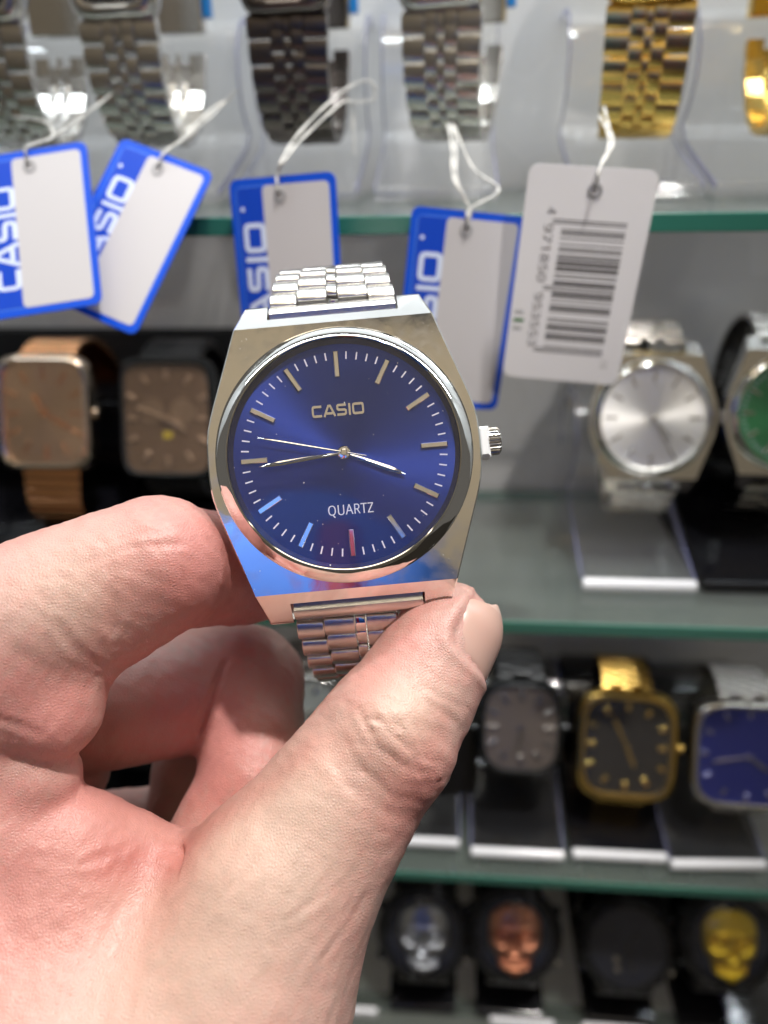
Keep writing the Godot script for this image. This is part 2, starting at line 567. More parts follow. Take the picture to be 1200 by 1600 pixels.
func on_path(w: Array, s: float) -> Transform3D:
	var i := 1
	while i < w.size() - 1 and w[i][1] < s: i += 1
	var a: Vector2 = w[i - 1][0]; var b: Vector2 = w[i][0]
	var f := clampf((s - w[i - 1][1]) / maxf(w[i][1] - w[i - 1][1], 1e-6), 0, 1)
	var p := a.lerp(b, f)
	var d := (w[mini(i + 3, w.size() - 1)][0] - w[maxi(i - 4, 0)][0] as Vector2).normalized()
	return Transform3D(Basis(Vector3(1, 0, 0), Vector3(0, d.x, d.y), Vector3(0, -d.y, d.x)), Vector3(0, p.x, p.y))

# cols: [width, share of a pitch to shift, material]; taper: [[length from lug, width factor], ...]
func bracelet(o: Node3D, path: Array, pitch: float, cols: Array, taper: Array, th := 1.9, skip := []) -> void:
	var w := walk(path)
	var total: float = w[-1][1]
	var rows := int(total / pitch)
	pitch = total / rows
	var wide := 0.0
	for c in cols: wide += c[0]
	for r in rows:
		var middle := (r + 0.5) * pitch
		if skip.size() and middle > skip[0] and middle < skip[1]: continue
		var x := -wide * 0.5
		for c in cols:
			var s: float = clampf(middle + c[1] * pitch, pitch * 0.4, total - pitch * 0.4)
			var k := curve(taper, minf(s, total - s))
			var f := on_path(w, s)
			f.origin.x = (x + c[0] * 0.5) * k
			f.basis.x *= k
			put(o, "link", link_mesh(c[0] - 0.12, pitch * 0.93, th * (c[3] if c.size() > 3 else 1.0)), c[2], f)
			x += c[0]

func band(o: Node3D, called: String, path: Array, wide: float, th: float, m: Material, taper := [[0, 1.0]]) -> void:      # a plain strap along a path
	var w := walk(path)
	var total: float = w[-1][1]
	var loops := []
	for i in 49:
		var s := total * i / 48.0
		var f := on_path(w, s)
		var k := curve(taper, minf(s, total - s)) * wide * 0.5
		var ring := []
		for q in [[-k, -th * 0.5], [k, -th * 0.5], [k, th * 0.2], [k - 0.8, th * 0.5], [-k + 0.8, th * 0.5], [-k, th * 0.2]]:
			ring.append(f * Vector3(q[0], 0, q[1]))
		ring.reverse()
		loops.append(ring)
	var g := Geo.new()
	g.loft(loops, true, true)
	part(o, called, g, m)

func hand_mesh(length: float, tail: float, w: float, th: float) -> Mesh:      # a roofed pointer along +y
	var g := Geo.new()
	var h := w * 0.5
	var ring0 := [Vector3(-h * 0.6, -tail, 0), Vector3(h * 0.6, -tail, 0), Vector3(h, length * 0.75, 0), Vector3(h * 0.55, length * 0.93, 0), Vector3(0, length, 0), Vector3(-h * 0.55, length * 0.93, 0), Vector3(-h, length * 0.75, 0)]
	var lid := []
	var crest := []
	for p in ring0:
		lid.append(p + Vector3(0, 0, th * 0.35))
		crest.append(Vector3(0, p.y, th))
	g.loft([ring0, lid], true)
	g.loft([lid, crest])
	return g.mesh(20)

func clock(deg: float) -> Basis:
	return Basis(Vector3(0, 0, 1), -deg_to_rad(deg))

func tonneau_watch(o: Node3D, dial: Material, hour: float, minute: float, second: float, fine: bool) -> void:
	if not meshes.has("case"): meshes["case"] = tonneau_case().mesh(25)
	put(o, "case", meshes["case"], M.chrome)
	var g := Geo.new()
	g.lathe([[18.35, -0.05], [18.3, 0.1], [17.8, 0.58], [17.2, 1.12], [16.7, 1.5], [16.5, 1.56], [16.35, 1.5], [16.3, 0.02]], 144)
	part(o, "bezel", g, M.polish, 30)
	var d := Geo.new()
	d.lathe([[16.3, 0.1], [15.2, 0.1], [12, 0.1], [8, 0.1], [4, 0.1], [0.0, 0.1]], 96)
	put(o, "dial", d.mesh(0, true), dial)
	var rim := Geo.new()
	rim.lathe([[16.28, 0.9], [15.75, 0.13]], 96)
	part(o, "dial_ring", rim, M.dial_rim if fine else M.polish)
	for k in 12:
		var m := Geo.new()
		m.box(Vector3(-0.37, 10.9, 0.1), Vector3(0.37, 14.7, 0.42), 0.1)
		part(o, "hour_marker", m, M.polish if fine else M.steel, 0, Transform3D(clock(k * 30.0), Vector3.ZERO))
	var all := Geo.new()
	for k in 60:
		if k % 5 == 0: continue
		var t := Geo.new()
		t.box(Vector3(-0.1, 13.55, 0.1), Vector3(0.1, 14.65, 0.14))
		if fine: part(o, "minute_tick", t, M.tick, 0, Transform3D(clock(k * 6.0), Vector3.ZERO))
		else: all.t.append_array(t.move(Transform3D(clock(k * 6.0), Vector3.ZERO)).t)
	if not fine: tag(part(o, "minute_track", all, M.tick, 0), "", "", "", "stuff")
	put(o, "hour_hand", hand_mesh(9.2, 0.8, 0.78, 0.24), M.polish, Transform3D(clock(hour), Vector3(0, 0, 0.42)))
	put(o, "minute_hand", hand_mesh(12.2, 0.8, 0.64, 0.24), M.polish, Transform3D(clock(minute), Vector3(0, 0, 0.66)))
	put(o, "second_hand", hand_mesh(12.4, 3.2, 0.32, 0.1), M.polish, Transform3D(clock(second), Vector3(0, 0, 0.9)))
	var hub := Geo.new()
	hub.lathe([[0.95, 0.1], [0.95, 0.75], [0.8, 0.88], [0.5, 0.9], [0.5, 1.02], [0.38, 1.08], [0.0, 1.08]], 24)
	part(o, "hand_hub", hub, M.polish, 25)
	var gl := Geo.new()
	gl.lathe([[16.34, 1.46], [12, 1.48], [6, 1.5], [0.0, 1.51]], 72)
	part(o, "crystal", gl, M.crystal, 60)
	# crown at three o'clock
	var cr := Geo.new()
	var loops := []
	for q in [[1.7, 0.0], [2.0, 0.25], [2.0, 1.7], [1.75, 2.0], [0.0, 2.05]]:
		var ring := []
		for i in 72:
			var r: float = q[0] * (1.0 if i % 3 else 0.9) if q[0] == 2.0 else q[0]
			ring.append(Vector3(r * cos(TAU * i / 72), r * sin(TAU * i / 72), q[1]))
		loops.append(ring)
	cr.loft(loops)
	part(o, "crown", cr, M.steel, 20, Transform3D(turn_xyz(0, 90, 0), Vector3(20.7, 0.2, -3.2)))
	var back := Geo.new()
	back.lathe([[16.5, -7.2], [15.5, -8.6], [0.0, -8.6]], 48)
	flip(back)
	part(o, "case_back", back, M.steel)


func dust(o: Node3D) -> void:
	var rng := RandomNumberGenerator.new()
	rng.seed = 17
	var g := Geo.new()
	for k in 26:
		var a := rng.randf() * TAU
		var r := sqrt(rng.randf()) * 16.0
		var w := rng.randf_range(0.02, 0.045) * (2.2 if k % 9 == 0 else 1.0)
		var from := g.t.size()
		g.box(Vector3(-w, -w * rng.randf_range(0.5, 2.5), 0), Vector3(w, w, 0.03), 0.01)
		g.move(Transform3D(Basis(Vector3(0, 0, 1), rng.randf() * TAU), Vector3(cos(a) * r, sin(a) * r, 1.52)), from)
	for k in 60:
		var v := rng.randf_range(-19, 19)
		var s := 1.0 if k % 2 else -1.0
		var x := rng.randf_range(12.5, 14.3) if absf(v) > 15 else rng.randf_range(18.4, 18.5)
		if absf(v) <= 15: continue
		var w := rng.randf_range(0.02, 0.05)
		var from := g.t.size()
		g.box(Vector3(-w, -w, 0), Vector3(w, w, 0.03), 0.01)
		g.move(Transform3D(Basis(), Vector3(s * x, v, 0.002)), from)
	tag(part(o, "dust", g, M.white_plastic, 0), "", "", "", "stuff")

func held_watch() -> void:
	var n := (CAM * Vector3(0.0, 0.06, 1.0)).normalized()
	var up := CAM * Vector3(-sin(deg_to_rad(5.2)), cos(deg_to_rad(5.2)), 0)
	up = (up - n * up.dot(n)).normalized()
	var centre := EYE + CAM * Vector3(-5.636, 8.364, -105.0) * 0.001
	var o := thing("wristwatch", "steel wristwatch with sunray blue dial, held up between thumb and fingers", "watch", centre, Basis(up.cross(n), up, n))
	tonneau_watch(o, M.dial_blue, 114.5, 265.4, 284.6, true)
	logo(o, "dial_letter", "CASIO", 7.45, 1.7, 0.18, M.polish, Transform3D(Basis(), Vector3(-0.35, 6.2, 0.11)))
	lettering(o, "dial_print", "QUARTZ", 1.42, 0.03, M.print, Transform3D(Basis(), Vector3(0.2, -8.05, 0.13)), false, 0.9)
	dust(o)
	# white film left on the crown's stem and on the case edge beside it
	var f := Geo.new()
	f.box(Vector3(19.4, -2.2, -5.4), Vector3(21.0, 2.3, -1.2), 0.4)
	part(o, "plastic_film", f, M.white_plastic, 0)
	for s in [1.0, -1.0]:
		var b := Geo.new()
		var prof := []
		for q in [[-2.3, -1.4], [-0.9, 0.75], [0.0, 1.0], [0.9, 0.75], [1.35, 0.1], [1.2, -1.6]]:
			prof.append(q)
		var loops := []
		for x in [-9.3, 9.3]:
			var ring := []
			for q in prof: ring.append(Vector3(x, q[0], q[1]))
			loops.append(ring)
		for l in loops: l.reverse()
		b.loft(loops, true, true)
		var tf := Transform3D(Basis(Vector3(1, 0, 0), deg_to_rad(-40)), Vector3(0, 21.9, -3.3))
		if s < 0: tf = Transform3D(Basis(Vector3(0, 0, 1), PI), Vector3.ZERO) * tf
		part(o, "end_link", b, M.brushed, 40, tf)
	var path := []
	for q in [[23.2, -4.9], [26.8, -7.4], [30.0, -10.6], [32.2, -15], [32.6, -22], [29.5, -33], [22, -43], [11, -49.5], [0, -51], [-11, -49.5], [-22, -43], [-29.5, -33], [-33.2, -22], [-33.0, -15], [-30.4, -10.4], [-27.0, -7.3], [-23.2, -4.9]]:
		path.append(Vector2(q[0], q[1]))
	bracelet(o, path, 3.3, [[4.2, 0.0, M.brushed], [4.75, 0.25, M.brushed, 1.06], [1.7, 0.5, M.polish, 1.1], [4.75, 0.25, M.brushed, 1.06], [4.2, 0.0, M.brushed]], [[0, 0.98], [18, 0.78], [40, 0.74]])


func superellipse(hw: float, hh: float, z: float, n: float, seg := 72) -> Array:
	var ring := []
	for i in seg:
		var a := TAU * i / seg
		var c := cos(a); var s := sin(a)
		ring.append(Vector3(hw * signf(c) * pow(absf(c), 2.0 / n), hh * signf(s) * pow(absf(s), 2.0 / n), z))
	return ring

# o.hw, hh, n: outline; mats: case, dial, marker; hands: hour, minute in degrees
func cushion_watch(o: Node3D, hw: float, hh: float, n: float, rim: float, case_m: Material, dial_m: Material, mark_m: Material, hour: float, minute: float, mark_w := 1.6, mark_l := 3.6) -> void:
	var g := Geo.new()
	g.loft([superellipse(hw - 2.5, hh - 2.5, -8.5, n), superellipse(hw - 0.6, hh - 0.6, -6.5, n), superellipse(hw, hh, -3.4, n), superellipse(hw - 0.3, hh - 0.3, -1.4, n), superellipse(hw - 1.2, hh - 1.2, -0.2, n), superellipse(hw - rim + 0.8, hh - rim + 0.8, 0.1, n), superellipse(hw - rim, hh - rim, -0.3, n), superellipse(hw - rim, hh - rim, -1.5, n)], true)
	part(o, "case", g, case_m, 40)
	var d := Geo.new()
	d.loft([superellipse(hw - rim, hh - rim, -1.4, n), superellipse((hw - rim) * 0.6, (hh - rim) * 0.6, -1.4, 2.2), superellipse(0.01, 0.01, -1.4, 2.0)])
	put(o, "dial", d.mesh(0, true), dial_m)
	for k in 12:
		var m := Geo.new()
		var a := deg_to_rad(k * 30.0)
		var far := 1.0 / pow(pow(absf(sin(a)) / (hw - rim - 0.8), n) + pow(absf(cos(a)) / (hh - rim - 0.8), n), 1.0 / n)
		far = minf(far, (hw + hh) * 0.5 - rim)
		m.box(Vector3(-mark_w * 0.5, far - mark_l, -1.4), Vector3(mark_w * 0.5, far, -0.8), 0.25)
		part(o, "hour_marker", m, mark_m, 0, Transform3D(clock(k * 30.0), Vector3.ZERO))
	put(o, "hour_hand", hand_mesh(minf(hw, hh) * 0.45, 1.5, 1.7, 0.3), mark_m, Transform3D(clock(hour), Vector3(0, 0, -0.7)))
	put(o, "minute_hand", hand_mesh(minf(hw, hh) * 0.66, 1.5, 1.4, 0.3), mark_m, Transform3D(clock(minute), Vector3(0, 0, -0.4)))
	var hub := Geo.new()
	hub.lathe([[1.1, -1.4], [1.1, 0.0], [0.0, 0.1]], 16)
	part(o, "hand_hub", hub, mark_m)
	var gl := Geo.new()
	gl.loft([superellipse(hw - rim + 0.3, hh - rim + 0.3, 0.0, n), superellipse(0.01, 0.01, 0.15, 2.0)])
	part(o, "crystal", gl, M.crystal, 60)
	var cr := Geo.new()
	cr.lathe([[1.5, 0.0], [1.9, 0.3], [1.9, 2.0], [1.5, 2.3], [0.0, 2.3]], 20)
	part(o, "crown", cr, case_m, 40, Transform3D(turn_xyz(0, 90, 0), Vector3(hw - 0.4, 0, -3.5)))

func ring_path(top: float, back: float, z0 := -4.0) -> Array:      # a bracelet closed round a stand: from the upper lug over the back to the lower lug
	var p := []
	for q in [[1.0, 0.0], [1.28, 0.16], [1.38, 0.4], [1.22, 0.68], [0.8, 0.9], [0.0, 1.0], [-0.8, 0.9], [-1.22, 0.68], [-1.38, 0.4], [-1.28, 0.16], [-1.0, 0.0]]:
		p.append(Vector2(q[0] * top, z0 - q[1] * back))
	return p


# ------------------------------------------------------------------ stands

func stand(label: String, at: Vector3, wide: float, clear: bool, group: String, lean := 0.0, bright := true) -> void:
	var o := thing("watch_stand", label, "stand", at, Basis(Vector3.UP, lean), group)
	var prof := [[-1.5, 3.2], [-14, 6.6], [-30, 11.2], [-37, 13.5]]
	for i in 17:
		var a := deg_to_rad(-60.0 + i * 17.0)      # the open ring that the strap goes round
		prof.append([-52.0 + 17.0 * cos(a), 33.0 + 17.0 * sin(a)])
	var pts := []
	for q in prof: pts.append(Vector3(0, q[1], q[0]))
	var sheet := Geo.new()
	var loops := []
	for i in pts.size():
		var d: Vector3 = (pts[mini(i + 1, pts.size() - 1)] - pts[maxi(i - 1, 0)]).normalized()
		var u := Vector3(0, -d.z, d.y) * 0.8
		var h := wide * 0.5 - 0.3
		var r := [pts[i] + u + Vector3(-h, 0, 0), pts[i] - u + Vector3(-h, 0, 0), pts[i] - u + Vector3(h, 0, 0), pts[i] + u + Vector3(h, 0, 0)]
		r.reverse()
		loops.append(r)
	sheet.loft(loops, true, true)
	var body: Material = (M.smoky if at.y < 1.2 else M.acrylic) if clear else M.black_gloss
	part(o, "curved_sheet", sheet, body, 50)
	for s in [-1.0, 1.0]:
		var e := Geo.new()
		var el := []
		for l in loops:
			var mid: Vector3 = (l[0] + l[1] + l[2] + l[3]) * 0.25
			var r := []
			for p in l: r.append(Vector3(s * wide * 0.5 + (0.25 if p.x > 0 else -0.25), p.y, p.z))
			el.append(r)
		e.loft(el, true, true)
		part(o, "sheet_edge", e, M.acrylic_edge if clear else M.black_gloss, 50)
	var foot := Geo.new()
	foot.box(Vector3(-wide * 0.5, 0.05, -72), Vector3(wide * 0.5, 1.8, -2.6))
	part(o, "base_plate", foot, body, 0)
	var lip := Geo.new()
	var ll := []
	for x in [-wide * 0.5, -wide * 0.5 + 0.5, wide * 0.5 - 0.5, wide * 0.5]:
		var ring := []
		var k := 1.0 if absf(x) < wide * 0.5 - 0.2 else 0.8
		for i in 14:
			ring.append(Vector3(x, 2.3 + 2.2 * k * cos(TAU * i / 14), 1.7 * k * sin(TAU * i / 14)))
		ll.append(ring)
	for l in ll: l.reverse()
	lip.loft(ll, true, true)
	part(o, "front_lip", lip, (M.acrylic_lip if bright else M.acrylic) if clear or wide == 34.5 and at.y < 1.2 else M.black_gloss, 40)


# ------------------------------------------------------------------ rows of watches

func leaning(tilt: float, yaw := 0.0) -> Basis:
	return turn_xyz(-tilt, yaw, 0)

func hung_watch(label: String, x: float, yaw: float, steel: Material, clasp_m: Material, hw: float) -> void:
	var o := thing("hanging_watch", label, "watch", Vector3(x, 1.4455, -0.214), turn_xyz(-4, yaw, 0), "watches hanging over the top shelf")
	cushion_watch(o, hw + 1.5, 17.5, 6.0, 3.2, steel, M.black_gloss, steel, 60, 200)
	var path := []
	for q in [[16.5, -4], [25, -9], [30, -18], [28, -30], [20, -39], [8, -43], [-4, -44], [-17, -43.5], [-30, -39.5], [-39, -32], [-43.5, -22], [-42, -12], [-33, -5.5], [-24, -3.6], [-16.5, -3.4]]:
		path.append(Vector2(q[0], q[1]))
	var w := walk(path)
	bracelet(o, path, 5.6, [[6.0, 0.0, steel], [3.3, 0.5, steel, 1.1], [1.9, 0.0, steel, 1.15], [3.3, 0.5, steel, 1.1], [6.0, 0.0, steel]], [[0, hw / 10.2], [30, hw / 10.2 * 0.9], [60, hw / 10.2 * 0.78]], 2.2, [60, 82])
	var c := Geo.new()
	c.box(Vector3(-8.2, -13, -46.2), Vector3(8.2, 9, -42.6), 0.5)
	flip(c)
	part(o, "clasp", c, clasp_m, 0)
	var b := Geo.new()
	b.box(Vector3(8.3, -9, -46.0), Vector3(10.6, 3, -43.4), 0.2)
	part(o, "blue_tape", b, M.tape, 0)

func top_row() -> void:
	hung_watch("steel watch at the far left edge, hanging above the first tag", -0.1185, 0, M.steel, M.steel, 10.2)
	hung_watch("steel watch with rose tinted links and a clear clasp, second from left", -0.0835, -3, M.steel, M.steel, 10.4)
	hung_watch("dark bracelet watch hanging between two pale gaps, above the bow of thread", -0.0405, -4, M.dark_steel, M.polish, 10.4)
	hung_watch("steel watch with a bright square clasp, hanging left of the barcode tag", -0.0025, -14, M.steel, M.polish, 10.2)
	hung_watch("gold watch hanging straight above the white barcode tag", 0.0475, -10, M.gold, M.gold, 10.4)
	hung_watch("gold watch cut off by the right edge, showing its clasp", 0.0925, 0, M.gold, M.gold, 10.4)
	var k := 0
	for x in [-0.118, -0.081, -0.042, -0.003, 0.052, 0.089]:
		stand(["clear stand at the left end of the top shelf", "clear stand behind the second tag on the top shelf", "clear stand behind the third tag on the top shelf", "clear stand behind the fourth, purple lit tag on the top shelf", "clear stand beside the barcode tag on the top shelf", "clear stand at the right end of the top shelf"][k], Vector3(x, 1.3845, -0.2215), 34, true, "clear stands on the top shelf", 0.0, false)
		k += 1

func second_row() -> void:
	var y := 1.2709
	stand("clear stand under the silver dialled watch", Vector3(0.063, y, -0.2035), 35, true, "stands on the middle shelf")
	stand("glossy black stand under the green dialled watch", Vector3(0.1, y, -0.2045), 34.5, false, "stands on the middle shelf")
	stand("glossy black stand cut off by the left edge of the picture", Vector3(-0.1725, y, -0.2045), 38, false, "stands on the middle shelf")
	stand("glossy black stand under the rose gold square watch", Vector3(-0.1325, y, -0.2045), 39, false, "stands on the middle shelf")
	stand("glossy black stand under the brown dialled square watch", Vector3(-0.0915, y, -0.2045), 39, false, "stands on the middle shelf")
	var s := thing("silver_dial_watch", "steel watch with a bright sunray silver dial, right of the barcode tag", "watch", Vector3(0.0655, 1.3215, -0.2245), leaning(19), "steel watches on the middle shelf")
	tonneau_watch(s, M.dial_silver, 140, 150, 10, false)
	var g := thing("green_dial_watch", "steel watch with a green dial cut off by the right edge", "watch", Vector3(0.1065, 1.3235, -0.2245), leaning(19), "steel watches on the middle shelf")
	tonneau_watch(g, M.dial_green, 200, 320, 10, false)
	for o in [s, g]:
		bracelet(o, ring_path(23.0, 44, -5), 4.2, [[6.2, 0.0, M.steel], [3.0, 0.5, M.steel, 1.05], [1.8, 0.0, M.steel], [3.0, 0.5, M.steel, 1.05], [6.2, 0.0, M.steel]], [[0, 0.98], [40, 0.8]])
	var dial_rose := mat(lin(0.80, 0.56, 0.40), 0.22, 1.0)
	dial_rose.anisotropy_enabled = true
	dial_rose.anisotropy = 0.8
	var r := thing("rose_gold_watch", "rose gold square watch with a pale shiny rim, at the left edge", "watch", Vector3(-0.1325, 1.321, -0.2245), leaning(19), "square watches on the middle shelf")
	cushion_watch(r, 16.5, 19.5, 5.5, 2.6, mat(lin(0.82, 0.66, 0.52), 0.16, 1.0), dial_rose, M.rose, 330, 120, 0.9, 4.5)
	bracelet(r, ring_path(18.5, 44, -5).slice(0, 6) + [Vector2(-20, -46), Vector2(-33, -36), Vector2(-38, -22), Vector2(-37, -12), Vector2(-31, -6), Vector2(-18.5, -5)], 3.4, [[20.0, 0.0, M.rose]], [[0, 1.0], [40, 0.85]])
	var b := thing("brown_dial_watch", "black square watch with a brown dial of small sub-dials", "watch", Vector3(-0.0905, 1.3195, -0.2245), leaning(19), "square watches on the middle shelf")
	cushion_watch(b, 16.5, 20.0, 7.0, 2.2, M.black_steel, mat(lin(0.17, 0.10, 0.055), 0.4, 0.3), mat(lin(0.45, 0.30, 0.19), 0.35, 0.6), 120, 290, 1.5, 3.4)
	for q in [[-5.2, 2.5], [5.2, 2.5]]:
		var sd := Geo.new()
		sd.lathe([[4.3, -1.38], [4.3, -1.1], [3.5, -1.1], [3.4, -1.3], [1.8, -1.3], [1.7, -1.15], [1.3, -1.15], [1.2, -1.3], [0.0, -1.3]], 32)
		part(b, "sub_dial", sd, mat(lin(0.36, 0.24, 0.15), 0.3, 0.6), 30, Transform3D(Basis(), Vector3(q[0], q[1], 0)))
	var dw := Geo.new()
	dw.box(Vector3(-1.5, -6.5, -1.39), Vector3(1.5, -4.2, -1.2))
	part(b, "yellow_window", dw, mat(lin(0.5, 0.36, 0.02), 0.5), 0)
	band(b, "strap", ring_path(19, 44, -5), 21, 3.2, M.rubber, [[0, 1.0], [40, 0.85]])
	var pad := thing("black_display_pad", "black cloth covered pad standing behind the two square watches", "display pad", Vector3(-0.125, y, -0.276))
	var pg := Geo.new()
	pg.box(Vector3(-75, 0.1, -3), Vector3(58, 66, 0), 1.0)
	part(pad, "cloth_cover", pg, M.black_cloth, 0)

func third_row() -> void:
	var y := 1.1574
	var k := 0
	for q in [[0.0314, -0.1935, true], [0.0692, -0.195, false], [0.1045, -0.1935, true], [-0.0075, -0.1965, true]]:
		stand(["smoky stand with a bright lip under the black watch", "black stand with a bright lip under the gold square watch", "smoky stand with a bright lip under the blue dialled square watch", "smoky stand with a dim lip, half hidden by the thumb"][k], Vector3(q[0], y, q[1]), 34.5, q[2], "stands on the third shelf", 0.05 if k == 2 else 0.0)
		k += 1
	stand("black stand seen in the gap between the middle finger and the bracelet", Vector3(-0.050, y, -0.196), 34, false, "stands on the third shelf")
	stand("black stand seen through the small hole between the fingers", Vector3(-0.128, y, -0.196), 42, false, "stands on the third shelf")
	var b := thing("black_square_watch", "black steel watch with a grey brown dial of bright markers, beside the thumb", "watch", Vector3(0.0314, 1.2055, -0.2105), leaning(24), "square watches on the third shelf")
	cushion_watch(b, 15.6, 18.0, 3.6, 2.4, M.black_steel, mat(lin(0.15, 0.12, 0.105), 0.5, 0.25), mat(lin(0.5, 0.45, 0.40), 0.25, 1.0), 182, 186, 1.5, 4.2)
	bracelet(b, ring_path(17, 44, -5), 4.0, [[5.4, 0.0, M.black_steel], [7.0, 0.5, M.black_steel], [5.4, 0.0, M.black_steel]], [[0, 1.0], [40, 0.85]])
	var g := thing("gold_square_watch", "gold square watch with a black dial and gold markers", "watch", Vector3(0.0705, 1.1985, -0.2105), leaning(24, -3), "square watches on the third shelf")
	cushion_watch(g, 18.6, 21.0, 4.2, 3.4, M.gold, mat(lin(0.03, 0.026, 0.025), 0.25, 0.4), M.gold, 158, 334, 2.1, 3.2)
	bracelet(g, ring_path(20, 44, -5), 3.4, [[3.6, 0.0, M.gold], [3.6, 0.5, M.gold], [3.6, 0.0, M.gold], [3.6, 0.5, M.gold], [3.6, 0.0, M.gold]], [[0, 1.02], [40, 0.85]])
	var s := thing("blue_square_watch", "steel square watch with a deep blue dial, cut off by the right edge", "watch", Vector3(0.1145, 1.1965, -0.2105), leaning(24, -2), "square watches on the third shelf")
	cushion_watch(s, 20.5, 20.5, 4.5, 2.8, M.steel, mat(lin(0.008, 0.022, 0.30), 0.3, 0.5), mat(lin(0.35, 0.36, 0.62), 0.2, 1.0), 125, 258, 1.6, 3.0)
	bracelet(s, ring_path(20, 44, -5), 3.2, [[4.0, 0.0, M.steel], [4.0, 0.5, M.steel], [4.0, 0.0, M.steel], [4.0, 0.5, M.steel], [4.0, 0.0, M.steel]], [[0, 1.02], [40, 0.85]])
	# a glossy black box seen past the thumb, and a pale card in the gap between finger and bracelet
	var bx := thing("black_watch_box", "small glossy black box behind the thumb's lower edge", "box", Vector3(-0.004, y + 0.004, -0.226), turn_xyz(-20, 4, 0))
	var g1 := Geo.new()
	g1.box(Vector3(-20, 0, 0), Vector3(20, 30, 14), 1.6)
	part(bx, "box_body", g1, M.black_gloss, 0)
	var g2 := Geo.new()
	g2.box(Vector3(-19.4, 30.3, 0.5), Vector3(19.4, 36, 13.5), 1.2)
	part(bx, "box_lid", g2, M.black_gloss, 0)
	var rd := thing("rose_dial_watch", "black watch with a rose dial, glimpsed through the small hole between the fingers", "watch", Vector3(-0.124, 1.2000, -0.2105), leaning(24), "square watches on the third shelf")
	cushion_watch(rd, 16.0, 18.0, 3.6, 2.4, M.black_steel, mat(lin(0.42, 0.22, 0.16), 0.4, 0.5), M.rose, 40, 200, 1.5, 4.0)
	bracelet(rd, ring_path(17, 44, -5), 4.0, [[5.4, 0.0, M.black_steel], [7.0, 0.5, M.black_steel], [5.4, 0.0, M.black_steel]], [[0, 1.0], [40, 0.85]])
	var d := thing("pale_dial_watch", "steel watch with a pale dial seen between the middle finger and the bracelet", "watch", Vector3(-0.052, 1.205, -0.2105), leaning(24), "square watches on the third shelf")
	cushion_watch(d, 17.0, 18.5, 4.0, 2.4, M.steel, mat(lin(0.38, 0.42, 0.40), 0.4, 0.2), M.steel, 60, 300)
	bracelet(d, ring_path(17.5, 44, -5), 4.0, [[5.4, 0.0, M.dark_steel], [7.0, 0.5, M.dark_steel], [5.4, 0.0, M.dark_steel]], [[0, 1.0], [40, 0.85]])


func skull(m: Material, o: Node3D) -> void:
	# a relief: the outline narrows from the cranium to the jaw, with sockets, nose and teeth sunk into it
	var g := Geo.new()
	var W := 30; var Hn := 40
	var rows := []
	for j in Hn + 1:
		var v := float(j) / Hn
		var half := curve([[0, 1.6], [0.06, 4.2], [0.14, 5.0], [0.24, 5.2], [0.30, 6.0], [0.40, 7.2], [0.52, 7.5], [0.70, 7.6], [0.84, 6.9], [0.94, 4.8], [1.0, 1.4]], v)
		var row := []
		for i in W + 1:
			var u := float(i) / W * 2.0 - 1.0
			var x := u * half
			var y := -11.0 + 22.0 * v
			var z := 3.4 * sqrt(maxf(0.0, 1.0 - u * u)) * (0.75 + 0.25 * sin(PI * clampf(v, 0.1, 0.95)))
			for e in [-1.0, 1.0]:
				z -= 2.8 * exp(-pow(Vector2((x - e * 3.2) / 2.1, (y - 0.6) / 1.9).length(), 4.0))
				z += 0.9 * exp(-pow(Vector2((x - e * 4.6) / 1.8, (y + 2.6) / 1.3).length(), 2.0))
				z += 0.7 * exp(-pow(Vector2((x - e * 3.0) / 3.0, (y - 3.2) / 0.9).length(), 2.0))
			z -= 2.2 * exp(-pow(Vector2(x / (0.9 + clampf(-(y + 1.0) * 0.35, 0, 1)), (y + 2.8) / 1.5).length(), 4.0))
			if y < -5.0 and y > -9.2 and absf(x) < 4.0:
				z -= 0.45 + 0.4 * absf(sin(x * 2.6)) + 1.3 * exp(-pow((y + 7.1) / 0.45, 2.0))
			row.append(Vector3(x, y, z))
		rows.append(row)
	for j in Hn:
		for i in W:
			g.quad(rows[j][i], rows[j][i + 1], rows[j + 1][i + 1], rows[j + 1][i])
	part(o, "skull_emblem", g, m, 60, Transform3D(Basis.from_scale(Vector3(1.5, 1.32, 1.2)), Vector3(0, 0, -1.2)))

